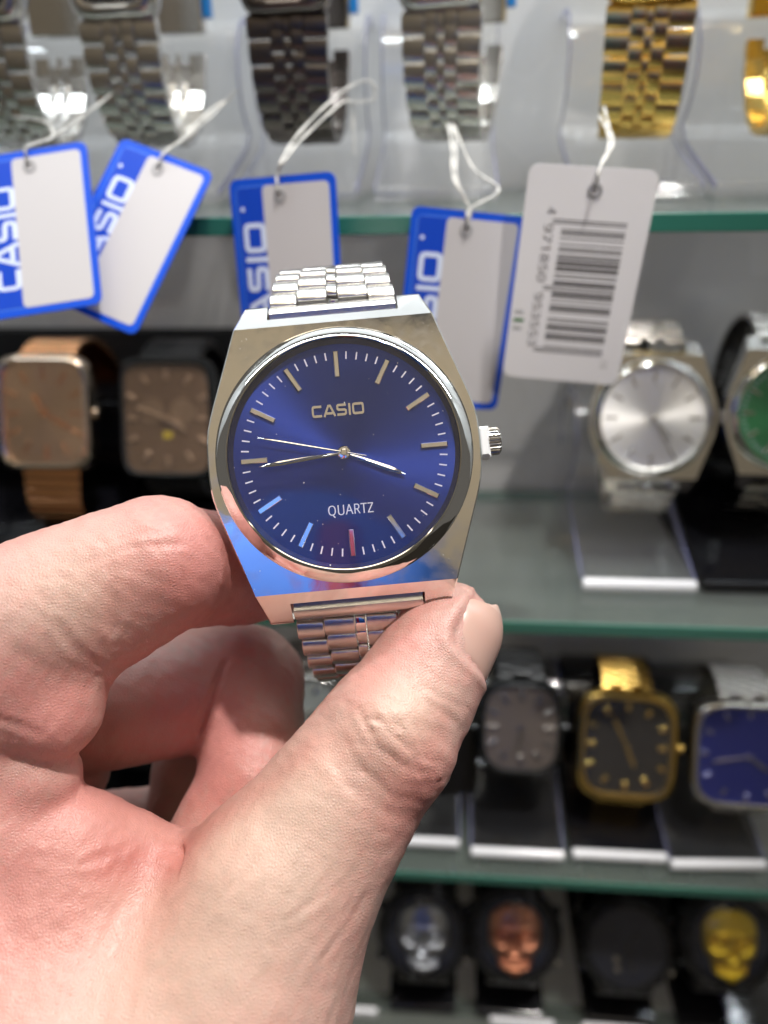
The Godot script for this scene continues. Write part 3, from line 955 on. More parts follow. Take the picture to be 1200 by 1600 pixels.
func bottom_row() -> void:
	var y := 1.0439
	var defs := [
		[-0.0035, 1.0875, "round black watch with a silver blue skull on its dial", mat(lin(0.42, 0.45, 0.50), 0.28, 1.0)],
		[0.036, 1.0905, "round black watch with a copper skull on its dial", mat(lin(0.62, 0.25, 0.14), 0.34, 0.9)],
		[0.0845, 1.0885, "round black watch with a plain dark blue dial", null],
		[0.1255, 1.0955, "round black watch with a yellow gold skull on its dial, at the right edge", mat(lin(0.75, 0.52, 0.03), 0.34, 0.8)]]
	for q in defs:
		var o := thing("skull_watch" if q[3] else "round_black_watch", q[2], "watch", Vector3(q[0], q[1], -0.2065), leaning(30), "round black watches on the lowest shelf")
		var g := Geo.new()
		g.lathe([[18, -10], [20, -8.5], [21, -5], [20.6, -2.6], [19.8, -1.8], [18.4, 0.2], [16.6, 0.6], [16.2, -0.2], [16.2, -1.6]], 64)
		part(o, "case", g, M.rubber, 30)
		for k in 12:
			var m := Geo.new()
			m.box(Vector3(-1.1, 17.4, 0.0), Vector3(1.1, 19.2, 0.7), 0.3)
			part(o, "bezel_stud", m, M.black_steel, 0, Transform3D(clock(k * 30.0 + 15.0), Vector3.ZERO))
		var d := Geo.new()
		d.lathe([[16.2, -1.3], [8, -1.3], [0.0, -1.3]], 48)
		put(o, "dial", d.mesh(0, true), mat(lin(0.006, 0.010, 0.03), 0.3, 0.3))
		if q[3]: skull(q[3], o)
		else:
			for e in [[-5.0, -5.5], [-4.6, -9.5]]:
				var s := Geo.new()
				s.lathe([[1.3, -1.28], [1.3, -0.9], [0.0, -0.8]], 20)
				part(o, "silver_stud", s, M.steel, 30, Transform3D(Basis(), Vector3(e[0], e[1], 0)))
			put(o, "hour_hand", hand_mesh(7.5, 1.5, 1.7, 0.3), M.black_steel, Transform3D(clock(30), Vector3(0, 0, -0.7)))
			put(o, "minute_hand", hand_mesh(11.0, 1.5, 1.4, 0.3), M.black_steel, Transform3D(clock(170), Vector3(0, 0, -0.4)))
		var gl := Geo.new()
		gl.lathe([[16.3, 0.1], [13, 2.2], [8, 3.8], [0.0, 4.4]] if q[3] else [[16.3, 0.1], [10, 0.3], [0.0, 0.4]], 48)
		part(o, "crystal", gl, M.crystal, 60)
		for k in 4:
			var b := Geo.new()
			b.lathe([[1.2, 0], [1.9, 0.4], [1.9, 2.4], [1.4, 2.9], [0.0, 2.9]], 16)
			part(o, "push_button", b, M.black_steel if k != 1 else M.steel, 30, Transform3D(clock([60, 120, 240, 300][k]) * turn_xyz(-90, 0, 0), clock([60, 120, 240, 300][k]) * Vector3(0, 20.2, -4.5)))
		band(o, "strap", ring_path(19.5, 44, -6), 24, 4.0, M.rubber, [[0, 1.0], [40, 0.8]])
		stand("black stand under the " + q[2].split(",")[0], Vector3(q[0], y, -0.2005), 30, false, "stands on the lowest shelf")
	stand("clear stand at the right end of the lowest shelf, before the yellow skull watch", Vector3(0.150, y, -0.192), 34, true, "clear stands on the lowest shelf", 0.1)
	var k := 0
	for x in [0.041, 0.0815, -0.038, 0.119]:
		var o := thing("stand_label_strip", ["white label strip on the shelf below the copper skull watch", "white label strip on the shelf below the plain dark blue watch", "white label strip on the shelf beside the wrist", "white label strip on the shelf below the yellow gold skull watch"][k], "label strip", Vector3(x, y, -0.1965), Basis(), "label strips on the lowest shelf")
		var g := Geo.new()
		g.box(Vector3(-14, 0.1, -1.2), Vector3(14, 4.2, 1.2), 0.4)
		part(o, "strip_body", g, M.acrylic_lip, 0)
		k += 1


# ------------------------------------------------------------------ paper tags

func rounded(w: float, h: float, r: float) -> PackedVector2Array:
	var p := PackedVector2Array()
	for q in [[1, 1, 0], [-1, 1, 90], [-1, -1, 180], [1, -1, 270]]:
		for k in 7:
			var a := deg_to_rad(q[2] + k * 15.0)
			p.append(Vector2(q[0] * (w * 0.5 - r) + r * cos(a), q[1] * (h * 0.5 - r) + r * sin(a)))
	return p

func shifted(p: PackedVector2Array, x: float, y: float) -> PackedVector2Array:
	var o := PackedVector2Array()
	for v in p: o.append(v + Vector2(x, y))
	return o

func card_tag(label: String, at: Vector3, turn: Basis, w: float, h: float, threads: Array, bend := 0.0) -> void:
	var o := thing("hang_tag", label, "price tag", at, turn, "blue bordered paper tags on threads")
	var g := Geo.new()
	g.extrude(rounded(w, h, 2.0), -0.35, 0.0)
	part(o, "card", g, M.tag_blue, 0)
	var line := Geo.new()
	line.extrude(shifted(rounded(w - 3.0, h - 3.4, 1.3), 0, 0), 0.0, 0.02)
	part(o, "border_line", line, mat(lin(0.10, 0.26, 0.78), 0.4), 0)
	var b := Geo.new()
	b.extrude(shifted(rounded(7.8, h - 3.8, 0.9), -w * 0.5 + 5.6, 0), 0.02, 0.05)
	part(o, "blue_band", b, M.tag_band, 0)
	var p := Geo.new()
	p.extrude(shifted(rounded(w - 10.0, h - 3.4, 1.2), 3.35, 0), 0.02, 0.06)
	part(o, "white_panel", p, M.tag_paper, 0)
	logo(o, "tag_letter", "CASIO", 29.0 * minf(1.0, h / 46.0), 5.6, 0.04, M.tag_letter, Transform3D(turn_xyz(0, 0, 90), Vector3(-w * 0.5 + 5.6, -1.0, 0.05)))
	var dot := Geo.new()
	dot.lathe([[0.5, 0.05], [0.5, 0.1], [0.0, 0.1]], 12)
	part(o, "registered_mark", dot, M.tag_letter, 0, Transform3D(Basis(), Vector3(-w * 0.5 + 3.0, h * 0.5 - 6.5, 0)))
	var e := Geo.new()
	e.lathe([[1.5, 0.06], [1.5, 0.2], [0.9, 0.2], [0.8, -0.1], [0.0, -0.1]], 20)
	part(o, "eyelet", e, M.eyelet, 30, Transform3D(Basis(), Vector3(-0.5, h * 0.5 - 4.2, 0)))
	for t in threads:
		thread(o, Vector3(-0.5, h * 0.5 - 4.2, 0.1), t)

func thread(o: Node3D, from: Vector3, way: Array) -> void:      # way in world metres
	var pts := [from, from + Vector3(0, 1.5, 0.9), from + Vector3(0.1, 4.6, 0.5)]
	var inv := o.transform.affine_inverse()
	for q in way: pts.append(inv * q * 1000.0)
	var fine := []
	for i in pts.size() - 1:
		for k in 6:
			fine.append(pts[i].cubic_interpolate(pts[i + 1], pts[maxi(i - 1, 0)], pts[mini(i + 2, pts.size() - 1)], k / 6.0))
	fine.append(pts[-1])
	for s in [0.0, PI]:
		var twist := []
		for i in fine.size():
			twist.append(fine[i] + Vector3(cos(i * 0.9 + s), 0, sin(i * 0.9 + s)) * 0.17)
		var g := Geo.new()
		g.tube(twist, 0.2, 6)
		part(o, "thread", g, M.thread, 60)

func ean(code: String) -> String:
	var L := ["0001101", "0011001", "0010011", "0111101", "0100011", "0110001", "0101111", "0111011", "0110111", "0001011"]
	var par := ["LLLLLL", "LLGLGG", "LLGGLG", "LLGGGL", "LGLLGG", "LGGLLG", "LGGGLL", "LGLGLG", "LGLGGL", "LGGLGL"]
	var s := "101"
	for i in range(1, 13):
		var q: String = L[int(code[i])]
		var r := ""
		for ch in q: r += "1" if ch == "0" else "0"
		if i <= 6:
			if par[int(code[0])][i - 1] == "G": q = r.reverse()
		else: q = r
		if i == 7: s += "01010"
		s += q
	return s + "101"

func tags() -> void:
	card_tag("blue bordered paper tag cut off by the left edge, in front of the second tag", Vector3(-0.0917, 1.3833, -0.1708), turn_xyz(-33, 2, 8.5), 26, 39, [[Vector3(-0.0935, 1.402, -0.190), Vector3(-0.100, 1.4055, -0.201), Vector3(-0.113, 1.407, -0.211)], [Vector3(-0.0935, 1.402, -0.190), Vector3(-0.091, 1.406, -0.201), Vector3(-0.088, 1.412, -0.216)]])
	card_tag("slanted blue bordered paper tag, partly behind the leftmost tag", Vector3(-0.0732, 1.3815, -0.1765), turn_xyz(-33, -3, -21.5), 25, 42, [[Vector3(-0.064, 1.401, -0.196), Vector3(-0.0605, 1.406, -0.209), Vector3(-0.0585, 1.413, -0.232)], [Vector3(-0.0645, 1.4005, -0.196), Vector3(-0.061, 1.4065, -0.207), Vector3(-0.060, 1.411, -0.228)]])
	card_tag("blue bordered paper tag behind the top of the held watch's bracelet", Vector3(-0.0365, 1.3706, -0.1765), turn_xyz(-7.8, -14.5, 3.9), 26.5, 46, [[Vector3(-0.0365, 1.397, -0.180), Vector3(-0.034, 1.4025, -0.192), Vector3(-0.0255, 1.411, -0.205), Vector3(-0.019, 1.413, -0.207), Vector3(-0.0185, 1.409, -0.207), Vector3(-0.025, 1.4085, -0.206)], [Vector3(-0.0355, 1.397, -0.180), Vector3(-0.033, 1.4015, -0.192), Vector3(-0.0245, 1.409, -0.206), Vector3(-0.0235, 1.402, -0.206), Vector3(-0.0235, 1.397, -0.206)]])
	card_tag("shaded blue bordered paper tag behind the white barcode tag", Vector3(0.0031, 1.3625, -0.1805), turn_xyz(-2.9, 12.7, -6.8), 27, 46, [[Vector3(0.0015, 1.392, -0.184), Vector3(0.001, 1.398, -0.194), Vector3(0.000, 1.4035, -0.205)], [Vector3(0.0022, 1.392, -0.184), Vector3(0.002, 1.398, -0.194), Vector3(0.001, 1.4035, -0.205)], [Vector3(0.012, 1.3895, -0.186), Vector3(0.006, 1.394, -0.194), Vector3(0.0015, 1.403, -0.205)]])
	# the white one with the bar code
	var o := thing("barcode_tag", "white paper tag with a black barcode, hanging under the gold watch", "price tag", Vector3(0.0293, 1.3712, -0.1742), turn_xyz(1.5, -3, -4.0))
	var w := 27.0; var h := 46.5
	var g := Geo.new()
	g.extrude(rounded(w, h, 2.2), -0.4, 0.0)
	part(o, "card", g, M.white_card, 0)
	var s := ean("4971850953553")
	var im := Image.create(256, s.length() * 8, false, Image.FORMAT_RGB8)
	im.fill(Color(0.955, 0.955, 0.965))
	for i in s.length():
		if s[i] == "1":
			var guard := i < 3 or i > 91 or (i > 44 and i < 50)
			im.fill_rect(Rect2i(0 if guard else 34, i * 8, 256 if guard else 222, 8), Color(0.30, 0.29, 0.29))
	var bm := mat(Color.WHITE, 0.45)
	bm.albedo_texture = ImageTexture.create_from_image(im)
	var q := PlaneMesh.new()
	q.size = Vector2(0.0158, 0.0292)
	q.orientation = PlaneMesh.FACE_Z
	put(o, "barcode", q, bm, Transform3D(Basis(), Vector3(0.9, -2.0, 0.03)))
	for k in 3:
		lettering(o, "barcode_digits", ["4", "971850", "953553"][k], 1.9, 0.02, M.ink, Transform3D(turn_xyz(0, 0, -90), [Vector3(-7.6, 14.2, 0.03), Vector3(-7.7, 5.4, 0.045), Vector3(-7.7, -9.4, 0.045)][k]), false, [1.0, 1.45, 1.45][k])
	for k in 3:
		var b := Geo.new()
		b.box(Vector3(-12.6, -8.2 - k * 1.9, 0.0), Vector3(-10.6 + (0.3 if k == 1 else 0.0), -7.4 - k * 1.9, 0.03))
		part(o, "printed_mark", b, mat(lin(0.05, 0.2, 0.05) if k == 1 else lin(0.45, 0.46, 0.46), 0.6), 0)
	lettering(o, "small_print", "CE", 1.3, 0.02, mat(lin(0.45, 0.45, 0.46), 0.6), Transform3D(turn_xyz(0, 0, -90), Vector3(9.6, -18.6, 0.02)))
	var e := Geo.new()
	e.lathe([[1.6, 0.02], [1.6, 0.15], [0.9, 0.15], [0.8, -0.1], [0.0, -0.1]], 24)
	part(o, "eyelet", e, M.eyelet, 30, Transform3D(Basis(), Vector3(0.8, h * 0.5 - 4.6, 0)))
	thread(o, Vector3(0.8, h * 0.5 - 4.6, 0.1), [Vector3(0.0345, 1.3985, -0.180), Vector3(0.0355, 1.402, -0.192), Vector3(0.0365, 1.4045, -0.206)])
	thread(o, Vector3(0.9, h * 0.5 - 4.6, 0.1), [Vector3(0.0355, 1.3985, -0.181), Vector3(0.0365, 1.402, -0.193), Vector3(0.0375, 1.4065, -0.207)])


# ------------------------------------------------------------------ the hand: tapered bones joined by a smooth minimum, meshed as surface nets

var BA := PackedVector3Array()
var BD := PackedVector3Array()
var BI := PackedFloat32Array()
var RA := PackedFloat32Array()
var RD := PackedFloat32Array()
var GK := PackedFloat32Array()      # smooth join with the bones before it
var GR := []                        # creases: [points, width, depth, box]
var soft := FastNoiseLite.new()
var nail_at: Vector3
var nail_a: Vector3
var nail_n: Vector3
var nail_b: Vector3
var side_way: Vector3
var joint := 0.0
var fine := FastNoiseLite.new()

func bone(a: Vector3, b: Vector3, ra: float, rb: float, k: float) -> void:
	BA.append(a); BD.append(b - a); BI.append(1.0 / maxf((b - a).length_squared(), 1e-6)); RA.append(ra); RD.append(rb - ra); GK.append(k)

func crease(pts: Array, width: float, depth: float) -> void:
	var lo: Vector3 = pts[0]; var hi: Vector3 = pts[0]
	for p in pts:
		lo = lo.min(p); hi = hi.max(p)
	GR.append([PackedVector3Array(pts), width, depth, AABB(lo, hi - lo).grow(width * 2.4)])

func skin_distance(p: Vector3, near: PackedInt32Array) -> float:
	var d := 1e3
	for i in near:
		var q := p - BA[i]
		var t := clampf(q.dot(BD[i]) * BI[i], 0.0, 1.0)
		var e := (q - BD[i] * t).length() - RA[i] - RD[i] * t
		var k := GK[i]
		var h := maxf(k - absf(d - e), 0.0)
		d = minf(d, e) - h * h / (4.0 * k)
	return d

func relief(p: Vector3, lines: Array) -> float:
	var r := 0.0
	for g in lines:
		if not g[3].has_point(p): continue
		var pts: PackedVector3Array = g[0]
		var best := 1e9
		for i in pts.size() - 1:
			var e := pts[i + 1] - pts[i]
			var q := p - pts[i]
			q.z *= 0.35; e.z *= 0.35
			var t := clampf(q.dot(e) / e.length_squared(), 0.0, 1.0)
			var taper := 1.0
			if (i == 0 and t < 0.5) or (i == pts.size() - 2 and t > 0.5): taper = 1.0 + pow(absf(t - 0.5) * 2.0, 2.0) * 1.2
			best = minf(best, (q - e * t).length_squared() * taper)
		var x: float = best / (g[1] * g[1])
		if x < 6.0:
			r += g[2] * (exp(-x) - 0.18 * exp(-(x - 3.2) * (x - 3.2) * 0.35))
	var q := p - nail_at
	var s := q.dot(nail_a)
	if absf(s) < 14.0 and q.length() < 16.0:
		var u := atan2(q.dot(nail_b), q.dot(nail_n)) / 1.12
		var v := (s - 1.6) / 5.9
		if absf(u) < 1.6 and v < 1.3:
			var m := pow(pow(absf(u), 4.0) + pow(absf(v), 4.0), 0.25)
			if v > 0.0: m = maxf(absf(u), 0.0)
			r += 0.55 * smoothstep(1.0, 0.9, m) - 0.3 * exp(-pow((m - 1.1) / 0.09, 2.0)) * (1.0 if v < 0.6 else 0.0)
	return r

func lines_on_skin(p: Vector3) -> float:      # fine wrinkles that run along the back of the thumb and across its joint
	var a := p.dot(nail_a); var b := p.dot(side_way)
	var along := 1.0 - absf(fine.get_noise_3d(a * 0.22 + b * 0.25, b * 1.0, p.z * 0.35)) * 2.0
	var over := 1.0 - absf(fine.get_noise_3d(a * 1.0, b * 0.3, p.z * 0.3 + 40.0)) * 2.0
	var knuckle := exp(-pow((a - joint) / 11.0, 2.0))
	return 0.17 * lerpf(maxf(along, 0.0), maxf(over, 0.0), clampf(0.3 + knuckle * 0.7, 0.0, 1.0))

func hand() -> void:
	fine.seed = 9
	fine.frequency = 0.42
	fine.fractal_octaves = 2
	soft.seed = 4
	soft.frequency = 0.09
	soft.fractal_octaves = 3
	# index finger, the flesh at its root, the palm
	bone(Vector3(-41.21, 8.14, 4.00), Vector3(-12.49, 22.29, -1.00), 14.0, 10.2, 1.0)
	bone(Vector3(-12.73, 21.96, -3.00), Vector3(-4.28, 20.42, -18.00), 9.6, 8.9, 1.2)
	bone(Vector3(-4.28, 20.42, -18.00), Vector3(7.01, 21.77, -20.00), 8.9, 8.4, 2.0)
	bone(Vector3(7.01, 21.77, -20.00), Vector3(24.33, 24.59, -20.00), 8.4, 7.4, 2.0)
	bone(Vector3(-31.34, 6.94, 4.50), Vector3(-24.85, 3.33, 5.00), 9.0, 6.8, 4.0)
	bone(Vector3(-44.83, 6.59, 1.00), Vector3(-50.23, -56.44, 1.00), 17.0, 22.0, 4.0)
	bone(Vector3(-68.74, -2.47, -20.00), Vector3(-67.27, -69.74, -15.00), 18.0, 22.0, 8.0)
	# web between thumb and palm
	bone(Vector3(-40.34, -4.98, 4.00), Vector3(-27.22, -6.29, 4.00), 9.0, 5.8, 2.0)
	bone(Vector3(-39.74, -10.69, 5.00), Vector3(-23.27, -15.22, 3.00), 10.0, 6.6, 2.0)
	bone(Vector3(-23.27, -15.22, 3.00), Vector3(-11.02, -21.03, -1.00), 6.6, 4.6, 2.0)
	bone(Vector3(-39.43, -31.23, 1.00), Vector3(-18.18, -51.45, 7.00), 18.0, 24.0, 9.0)
	bone(Vector3(-23.13, -28.74, -1.00), Vector3(-13.94, -51.45, 7.00), 14.5, 20.0, 8.0)
	# thumb
	bone(Vector3(5.16, -22.63, 3.00), Vector3(-4.74, -49.76, 11.00), 13.6, 18.0, 6.0)
	bone(Vector3(19.82, -2.52, -0.50), Vector3(5.16, -22.63, 3.00), 10.0, 13.2, 2.5)
	bone(Vector3(21.96, -2.64, 2.00), Vector3(21.07, -0.32, 2.00), 8.2, 8.4, 2.0)
	bone(Vector3(19.82, -2.52, -0.50), Vector3(29.85, 11.85, -6.50), 9.4, 7.7, 2.0)
	bone(Vector3(25.10, 3.60, -2.00), Vector3(28.38, 10.00, -5.00), 8.2, 7.7, 2.5)
	# middle finger
	bone(Vector3(-50.86, -5.43, -19.00), Vector3(-5.33, -0.86, -28.00), 11.8, 10.8, 0.6)
	bone(Vector3(-4.87, -1.78, -28.00), Vector3(-1.86, -14.91, -20.00), 10.4, 9.0, 1.6)
	bone(Vector3(-1.86, -14.91, -20.00), Vector3(-9.33, -25.52, -16.00), 9.0, 7.4, 1.5)
	# ring finger
	bone(Vector3(-57.58, -36.67, -35.00), Vector3(-18.69, -33.64, -42.00), 10.4, 9.8, 0.5)
	bone(Vector3(-18.44, -35.16, -42.00), Vector3(-16.16, -20.49, -39.00), 9.6, 9.0, 1.2)
	bone(Vector3(-36.95, -15.02, -25.00), Vector3(-55.43, -27.14, -27.00), 8.6, 10.0, 1.5)
	var T2 := Vector3(19.82, -2.52, -0.50)
	var T3 := Vector3(29.85, 11.85, -6.50)
	nail_at = T3
	nail_a = (T3 - T2).normalized()
	var right := nail_a.cross(Vector3(0, 0, 1)).normalized()
	nail_n = (right * 0.79 + right.cross(nail_a) * 0.61).normalized()
	nail_b = nail_a.cross(nail_n)
	side_way = right
	joint = T2.dot(nail_a)
	creases()
	var cell := 0.5
	var N := 4
	var size := cell * N
	var lo := BA[0]; var hi := BA[0]
	for i in BA.size():
		var r := Vector3.ONE * (maxf(RA[i], RA[i] + RD[i]) + 1.0)
		lo = lo.min(BA[i] - r).min(BA[i] + BD[i] - r)
		hi = hi.max(BA[i] + r).max(BA[i] + BD[i] + r)
	lo.y = -72.0      # the arm is cut off well below the picture
	lo.x = -62.0
	var blocks := Vector3i(((hi - lo) / size).ceil())
	var big := 4
	var verts := PackedVector3Array()
	var index := {}
	var faces := PackedInt32Array()
	var corner := PackedFloat32Array()
	var E := N + 2
	corner.resize(E * E * E)
	var pend := PackedInt32Array()      # quads as four cell keys
	var SX := blocks.x * N + 8; var SY := blocks.y * N + 8
	for bz in range(0, blocks.z, big):
		for by in range(0, blocks.y, big):
			for bx in range(0, blocks.x, big):
				var wc := lo + Vector3(bx + big * 0.5, by + big * 0.5, bz + big * 0.5) * size
				var wr := size * big * 0.87
				var near := PackedInt32Array()
				for i in BA.size():
					var q := wc - BA[i]
					var t := clampf(q.dot(BD[i]) * BI[i], 0.0, 1.0)
					if (q - BD[i] * t).length() - RA[i] - RD[i] * t < wr + 9.0: near.append(i)
				if near.is_empty() or absf(skin_distance(wc, near)) > wr + 4.0: continue
				for sz in range(bz, mini(bz + big, blocks.z)):
					for sy in range(by, mini(by + big, blocks.y)):
						for sx in range(bx, mini(bx + big, blocks.x)):
							var c := lo + Vector3(sx + 0.5, sy + 0.5, sz + 0.5) * size
							if absf(skin_distance(c, near)) > size * 0.87 + 1.6: continue
							var lines := []
							var bb := AABB(c - Vector3.ONE * size * 0.75, Vector3.ONE * size * 1.5)
							for g in GR:
								if g[3].intersects(bb): lines.append(g)
							var org := lo + Vector3(sx, sy, sz) * size
							var at := 0
							for z in E:
								for y in E:
									for x in E:
										var p := org + Vector3(x, y, z) * cell
										var d := skin_distance(p, near)
										if absf(d) < 2.2: d += relief(p, lines) + soft.get_noise_3dv(p) * 0.22 + lines_on_skin(p)
										corner[at] = maxf(d, lo.y + 1.0 - p.y)
										at += 1
							for z in N + 1:
								for y in N + 1:
									for x in N + 1:
										var a := x + E * (y + E * z)
										var s0 := corner[a] < 0
										var gx := sx * N + x; var gy := sy * N + y; var gz := sz * N + z
										if x < N and y < N and z < N:
											var cross := Vector3.ZERO
											var n := 0
											for e in 12:
												var ia: int = a + EDGE_A[e][0] + E * (EDGE_A[e][1] + E * EDGE_A[e][2])
												var ib: int = a + EDGE_B[e][0] + E * (EDGE_B[e][1] + E * EDGE_B[e][2])
												var da := corner[ia]; var db := corner[ib]
												if (da < 0) != (db < 0):
													var f := da / (da - db)
													cross += Vector3(lerpf(EDGE_A[e][0], EDGE_B[e][0], f), lerpf(EDGE_A[e][1], EDGE_B[e][1], f), lerpf(EDGE_A[e][2], EDGE_B[e][2], f))
													n += 1
											if n:
												index[gx + SX * (gy + SY * gz)] = verts.size()
												verts.append(org + (Vector3(x, y, z) + cross / n) * cell)
										# edges from this corner, owned by the block when they start inside it
										if x < N and y < N and z < N:
											var key := gx + SX * (gy + SY * gz)
											var sxp := corner[a + 1] < 0
											if s0 != sxp:
												if s0: pend.append_array([key, key - SX, key - SX - SX * SY, key - SX * SY])
												else: pend.append_array([key, key - SX * SY, key - SX - SX * SY, key - SX])
											var syp := corner[a + E] < 0
											if s0 != syp:
												if s0: pend.append_array([key, key - SX * SY, key - 1 - SX * SY, key - 1])
												else: pend.append_array([key, key - 1, key - 1 - SX * SY, key - SX * SY])
											var szp := corner[a + E * E] < 0
											if s0 != szp:
												if s0: pend.append_array([key, key - 1, key - 1 - SX, key - SX])
												else: pend.append_array([key, key - SX, key - 1 - SX, key - 1])
	for i in range(0, pend.size(), 4):
		var a: int = index.get(pend[i], -1); var b: int = index.get(pend[i + 1], -1); var c: int = index.get(pend[i + 2], -1); var d: int = index.get(pend[i + 3], -1)
		if a < 0 or b < 0 or c < 0 or d < 0: continue
		faces.append_array([a, c, b, a, d, c])
	var normals := PackedVector3Array()
	normals.resize(verts.size())
	for i in range(0, faces.size(), 3):
		var n := (verts[faces[i + 2]] - verts[faces[i]]).cross(verts[faces[i + 1]] - verts[faces[i]])
		for k in 3: normals[faces[i + k]] += n
	var colors := PackedColorArray()
	var tone := FastNoiseLite.new()
	tone.seed = 11
	tone.frequency = 0.07
	tone.fractal_octaves = 4
	var flush := [[Vector3(-14.29, -15.43, 6.00), 13.0], [Vector3(-21.13, -19.35, 10.00), 9.0], [Vector3(23.29, -5.37, 10.00), 7.0], [Vector3(20.00, 12.18, 7.00), 8.0], [Vector3(-5.97, 21.34, 5.00), 10.0], [Vector3(-10.30, -15.89, 5.00), 8.0], [Vector3(-0.91, 20.04, -10.00), 12.0], [Vector3(-7.58, -4.74, -13.00), 12.0], [Vector3(-21.42, 6.10, 13.00), 8.0]]
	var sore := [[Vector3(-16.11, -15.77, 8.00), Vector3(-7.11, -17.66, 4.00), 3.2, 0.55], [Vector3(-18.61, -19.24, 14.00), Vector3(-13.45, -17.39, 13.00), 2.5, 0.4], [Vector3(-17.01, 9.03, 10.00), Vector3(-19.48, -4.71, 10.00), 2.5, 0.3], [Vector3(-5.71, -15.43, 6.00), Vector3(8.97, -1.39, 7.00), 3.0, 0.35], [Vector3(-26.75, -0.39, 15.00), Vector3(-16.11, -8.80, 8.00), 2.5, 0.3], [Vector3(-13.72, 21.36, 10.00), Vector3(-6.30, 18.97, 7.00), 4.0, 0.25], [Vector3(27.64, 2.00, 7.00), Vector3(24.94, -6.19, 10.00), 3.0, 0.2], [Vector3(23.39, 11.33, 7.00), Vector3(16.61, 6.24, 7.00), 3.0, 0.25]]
	var sallow := [[Vector3(23.32, 5.06, 9.00), 7.0], [Vector3(8.05, -5.84, 13.00), 12.0], [Vector3(-2.86, -21.81, 17.00), 16.0], [Vector3(-17.40, 19.87, 15.00), 9.0]]
	for i in verts.size():
		normals[i] = normals[i].normalized()
		var v := verts[i]
		var f := 0.0
		for q in flush: f += exp(-v.distance_squared_to(q[0]) / (q[1] * q[1]))
		var y := 0.0
		for q in sallow: y += exp(-v.distance_squared_to(q[0]) / (q[1] * q[1]))
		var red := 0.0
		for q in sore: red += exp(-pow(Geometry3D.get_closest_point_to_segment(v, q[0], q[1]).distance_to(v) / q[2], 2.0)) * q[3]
		var n := tone.get_noise_3dv(v) + 0.6 * tone.get_noise_3dv(v * 5.0) + 0.8 * tone.get_noise_3dv(v * 14.0)
		f = clampf(f * 0.8 + 0.3 + n * 0.5, 0.0, 1.0)
		var col := Color(0.60, 0.38, 0.325).lerp(Color(0.57, 0.24, 0.21), f)
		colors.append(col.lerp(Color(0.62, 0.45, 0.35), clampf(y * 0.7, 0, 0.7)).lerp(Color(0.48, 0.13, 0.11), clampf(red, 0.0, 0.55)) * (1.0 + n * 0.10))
		verts[i] = v * 0.001
	var arr := []; arr.resize(Mesh.ARRAY_MAX)
	arr[Mesh.ARRAY_VERTEX] = verts; arr[Mesh.ARRAY_NORMAL] = normals; arr[Mesh.ARRAY_COLOR] = colors; arr[Mesh.ARRAY_INDEX] = faces
	var am := ArrayMesh.new()
	am.add_surface_from_arrays(Mesh.PRIMITIVE_TRIANGLES, arr)
	var o := thing("hand", "person's left hand pinching the watch between thumb and bent fingers", "hand", EYE + CAM * Vector3(-20, -30, -105) * 0.001, CAM)
	var skin := mat(Color.WHITE, 0.40, 0.0, 0.5)
	skin.vertex_color_use_as_albedo = true
	skin.subsurf_scatter_enabled = true
	skin.subsurf_scatter_strength = 0.07
	skin.heightmap_enabled = true
	var cells := noise_tex(21, 0.05, FastNoiseLite.TYPE_CELLULAR, 512, 2)
	(cells.noise as FastNoiseLite).cellular_return_type = FastNoiseLite.RETURN_DISTANCE2_SUB
	(cells.noise as FastNoiseLite).cellular_jitter = 0.9
	skin.heightmap_texture = cells
	skin.heightmap_scale = 0.011
	skin.uv1_triplanar = true
	skin.uv1_scale = Vector3.ONE * 105.0
	put(o, "skin", am, skin)
	# thumb nail: a curved plate lying in its bed
	var g := Geo.new()
	var rows := []
	for j in 15:
		var v := -1.0 + j * (2.0 / 14.0)
		var s := 1.6 + v * 5.9
		var row := []
		for i in 17:
			var u := -1.0 + i / 8.0
			var wide := 1.04 * pow(maxf(0.0, 1.0 - pow(absf(minf(v, 0.0)), 4.0)), 0.25) if v < 0 else 1.04 * (1.0 - 0.75 * pow(v, 3.0) * 0.85)
			var r := 7.95 - 0.058 * s * s * (1.0 if s > 0 else 0.15) - (0.05 if s > 0 else -0.0) - 0.45 * pow(absf(u), 4.0)
			if s < 0: r += -s * 0.12
			var ang := u * 1.12 * wide * (1.0 - 0.0)
			row.append(nail_at + nail_a * (s + (-0.35 - u * u) * 1.5 * v * v * v * float(v > 0.0)) + (nail_n * cos(ang) + nail_b * sin(ang)) * r)
		rows.append(row)
	var g2 := Geo.new()
	for j in 14:
		for i in 16:
			(g2 if j >= 12 else g).quad(rows[j][i + 1], rows[j][i], rows[j + 1][i], rows[j + 1][i + 1])
	var nm := mat(lin(0.61, 0.385, 0.32), 0.3)
	nm.subsurf_scatter_enabled = true
	nm.subsurf_scatter_strength = 0.1
	part(o, "thumb_nail", g, nm, 60)
	var tm := mat(lin(0.65, 0.45, 0.38), 0.3)
	part(o, "nail_tip", g2, tm, 60)

const EDGE_A := [[0, 0, 0], [0, 1, 0], [0, 0, 1], [0, 1, 1], [0, 0, 0], [1, 0, 0], [0, 0, 1], [1, 0, 1], [0, 0, 0], [1, 0, 0], [0, 1, 0], [1, 1, 0]]
const EDGE_B := [[1, 0, 0], [1, 1, 0], [1, 0, 1], [1, 1, 1], [0, 1, 0], [1, 1, 0], [0, 1, 1], [1, 1, 1], [0, 0, 1], [1, 0, 1], [0, 1, 1], [1, 1, 1]]

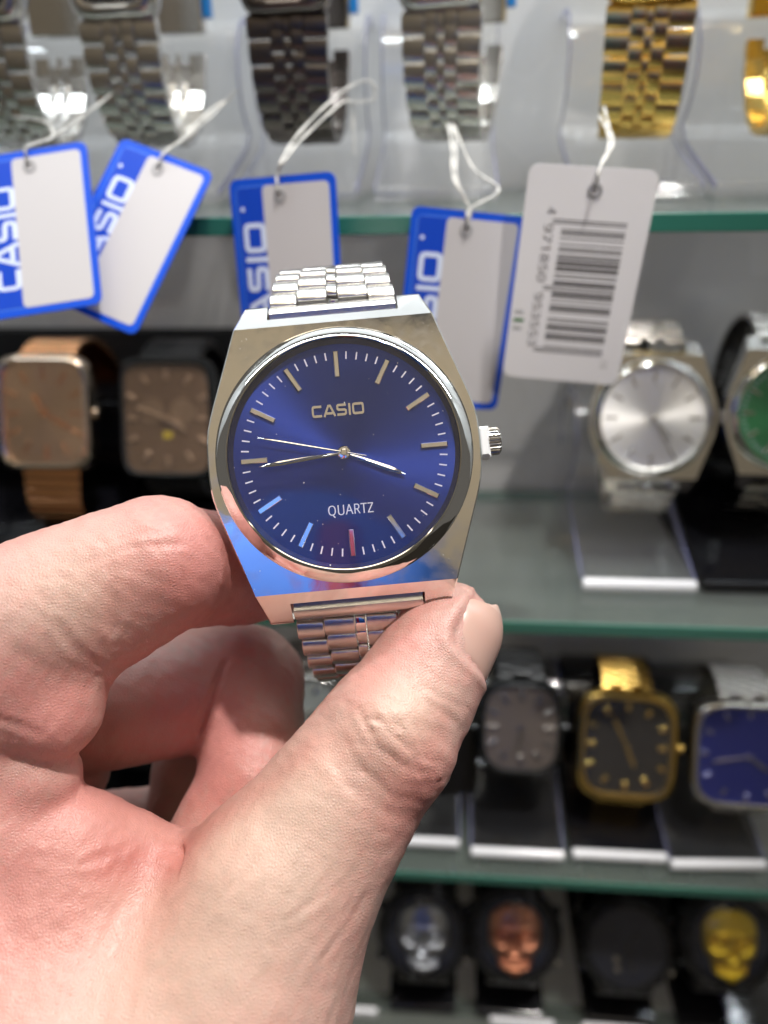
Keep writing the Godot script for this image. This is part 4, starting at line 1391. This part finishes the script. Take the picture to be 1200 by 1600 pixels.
func creases() -> void:
	# thumb knuckle
	crease([Vector3(16.64, 3.97, 8.00), Vector3(19.18, -0.02, 10.00), Vector3(23.26, -2.96, 11.00), Vector3(27.48, -4.49, 9.00)], 0.47, 0.31)
	crease([Vector3(17.88, 4.55, 7.00), Vector3(21.23, 1.21, 10.00), Vector3(24.48, -1.33, 11.00), Vector3(28.40, -3.17, 8.00)], 0.42, 0.27)
	crease([Vector3(14.18, 0.91, 9.00), Vector3(16.74, -2.55, 11.00), Vector3(20.81, -6.22, 11.00), Vector3(24.57, -8.23, 9.00)], 0.47, 0.24)
	crease([Vector3(11.69, 0.08, 9.00), Vector3(15.12, -4.59, 11.00), Vector3(19.19, -7.84, 12.00), Vector3(23.32, -10.06, 9.00)], 0.51, 0.19)
	crease([Vector3(22.63, 3.02, 10.00), Vector3(24.11, 4.34, 10.00), Vector3(25.71, 4.97, 8.00)], 0.45, 0.2)
	crease([Vector3(19.15, 5.82, 7.00), Vector3(22.08, 4.65, 9.00), Vector3(24.52, 1.62, 10.00), Vector3(25.59, -2.08, 10.00)], 0.42, 0.24)
	crease([Vector3(23.39, 6.67, 7.00), Vector3(26.79, 4.12, 7.00), Vector3(29.96, 1.43, 5.00)], 0.42, 0.20)
	crease([Vector3(24.11, 2.86, 10.00), Vector3(27.06, 0.91, 9.00), Vector3(29.33, -2.24, 7.00)], 0.42, 0.20)
	crease([Vector3(24.94, -4.96, 10.00), Vector3(26.65, -5.57, 9.00), Vector3(28.48, -5.81, 7.00)], 0.42, 0.20)
	crease([Vector3(15.43, 2.57, 9.00), Vector3(17.97, -1.09, 11.00), Vector3(21.79, -4.59, 11.00), Vector3(26.23, -6.41, 9.00)], 0.35, 0.18)
	crease([Vector3(12.94, 0.24, 9.00), Vector3(15.93, -3.53, 11.00), Vector3(20.00, -6.88, 12.00), Vector3(24.11, -8.66, 10.00)], 0.35, 0.16)
	crease([Vector3(10.13, -1.26, 10.00), Vector3(13.63, -5.84, 13.00), Vector3(17.61, -9.83, 13.00), Vector3(22.06, -12.11, 10.00)], 0.45, 0.18)
	crease([Vector3(8.61, -2.96, 11.00), Vector3(12.12, -7.82, 14.00), Vector3(16.06, -11.76, 14.00), Vector3(20.82, -14.83, 10.00)], 0.4, 0.14)
	crease([Vector3(20.42, 3.40, 9.00), Vector3(24.07, 0.70, 11.00), Vector3(25.92, -2.90, 10.00)], 0.35, 0.2)
	crease([Vector3(17.48, 3.13, 8.00), Vector3(20.33, 3.02, 10.00), Vector3(23.26, 1.52, 11.00)], 0.35, 0.18)
	crease([Vector3(22.03, -0.93, 11.00), Vector3(24.48, 0.29, 11.00), Vector3(27.48, -0.59, 9.00)], 0.35, 0.18)
	crease([Vector3(20.00, 7.94, 7.00), Vector3(23.39, 7.94, 7.00), Vector3(27.71, 5.14, 6.00), Vector3(31.48, 3.06, 3.00)], 0.35, 0.16)
	crease([Vector3(19.14, 9.43, 6.00), Vector3(22.57, 10.29, 6.00), Vector3(26.23, 8.53, 5.00)], 0.35, 0.14)
	# root of the index finger
	crease([Vector3(-21.30, 17.14, 15.00), Vector3(-19.79, 13.45, 14.00), Vector3(-17.84, 10.68, 12.00), Vector3(-16.07, 8.72, 9.00)], 0.8, 1.0)
	crease([Vector3(-26.48, 15.90, 17.00), Vector3(-23.15, 13.05, 16.00), Vector3(-20.18, 9.36, 14.00), Vector3(-17.03, 6.81, 11.00)], 0.6, 0.55)
	crease([Vector3(-26.23, 11.51, 16.00), Vector3(-22.86, 8.57, 15.00), Vector3(-19.83, 4.11, 13.00)], 0.5, 0.35)
	crease([Vector3(-26.75, 22.21, 15.00), Vector3(-23.92, 19.21, 16.00), Vector3(-20.45, 16.52, 16.00)], 0.45, 0.25)
	crease([Vector3(-20.69, 24.30, 11.00), Vector3(-19.19, 22.03, 13.00), Vector3(-19.39, 19.76, 14.00)], 0.4, 0.2)
	crease([Vector3(-23.48, 22.75, 12.00), Vector3(-21.60, 20.55, 14.00), Vector3(-21.30, 18.31, 15.00)], 0.4, 0.2)
	crease([Vector3(-15.03, 20.74, 12.00), Vector3(-14.83, 17.79, 11.00), Vector3(-15.27, 14.04, 8.00)], 0.8, 0.35)
	crease([Vector3(-25.46, 19.98, 16.00), Vector3(-23.15, 15.36, 16.00), Vector3(-22.08, 12.08, 15.00)], 0.5, 0.3)
	crease([Vector3(-17.01, 25.89, 10.00), Vector3(-12.42, 27.09, 9.00), Vector3(-6.30, 28.13, 7.00)], 0.5, 0.22)
	crease([Vector3(-18.25, 23.49, 11.00), Vector3(-12.90, 25.48, 10.00), Vector3(-5.45, 25.76, 7.00)], 0.5, 0.2)
	crease([Vector3(-28.06, 4.16, 14.00), Vector3(-22.55, 1.24, 14.00), Vector3(-19.48, -4.71, 10.00)], 0.7, 0.85)
	crease([Vector3(-22.08, 4.29, 15.00), Vector3(-20.13, 2.34, 15.00), Vector3(-20.97, 0.06, 14.00)], 0.6, 0.5)
	# folds of the web
	crease([Vector3(-27.53, -0.86, 15.00), Vector3(-21.87, -4.62, 12.00), Vector3(-16.11, -8.63, 8.00)], 0.6, 0.5)
	crease([Vector3(-18.65, -15.09, 12.00), Vector3(-12.90, -14.25, 10.00), Vector3(-6.84, -16.58, 5.00)], 0.9, 0.9)
	crease([Vector3(-25.70, -13.33, 14.00), Vector3(-18.61, -15.07, 14.00), Vector3(-13.37, -15.98, 11.00)], 0.9, 0.45)
	crease([Vector3(-18.61, -19.64, 14.00), Vector3(-12.66, -17.39, 13.00), Vector3(-7.15, -17.09, 7.00)], 0.8, 0.4)
	crease([Vector3(-17.40, -22.21, 15.00), Vector3(-11.52, -18.85, 14.00), Vector3(-7.14, -17.29, 10.00)], 0.6, 0.3)
	crease([Vector3(-1.04, -18.31, 15.00), Vector3(5.82, -11.76, 14.00), Vector3(9.65, -7.44, 13.00)], 0.5, 0.18)
	crease([Vector3(7.67, -19.32, 16.00), Vector3(13.77, -16.75, 15.00), Vector3(17.61, -14.61, 13.00)], 0.5, 0.18)
	crease([Vector3(12.21, -24.55, 15.00), Vector3(15.27, -22.00, 14.00), Vector3(17.56, -18.83, 11.00)], 0.5, 0.15)
	# middle finger's inner fold, index finger's
	crease([Vector3(-6.41, 4.97, -18.00), Vector3(-8.52, -0.63, -17.00), Vector3(-10.67, -6.74, -18.00)], 0.6, 0.7)
	crease([Vector3(-4.08, -2.22, -17.00), Vector3(-5.35, -6.97, -17.00), Vector3(-5.03, -9.94, -18.00)], 0.6, 0.4)
	crease([Vector3(-4.93, 26.91, -14.00), Vector3(-5.34, 19.78, -13.00), Vector3(-6.62, 13.31, -17.00)], 0.7, 0.4)
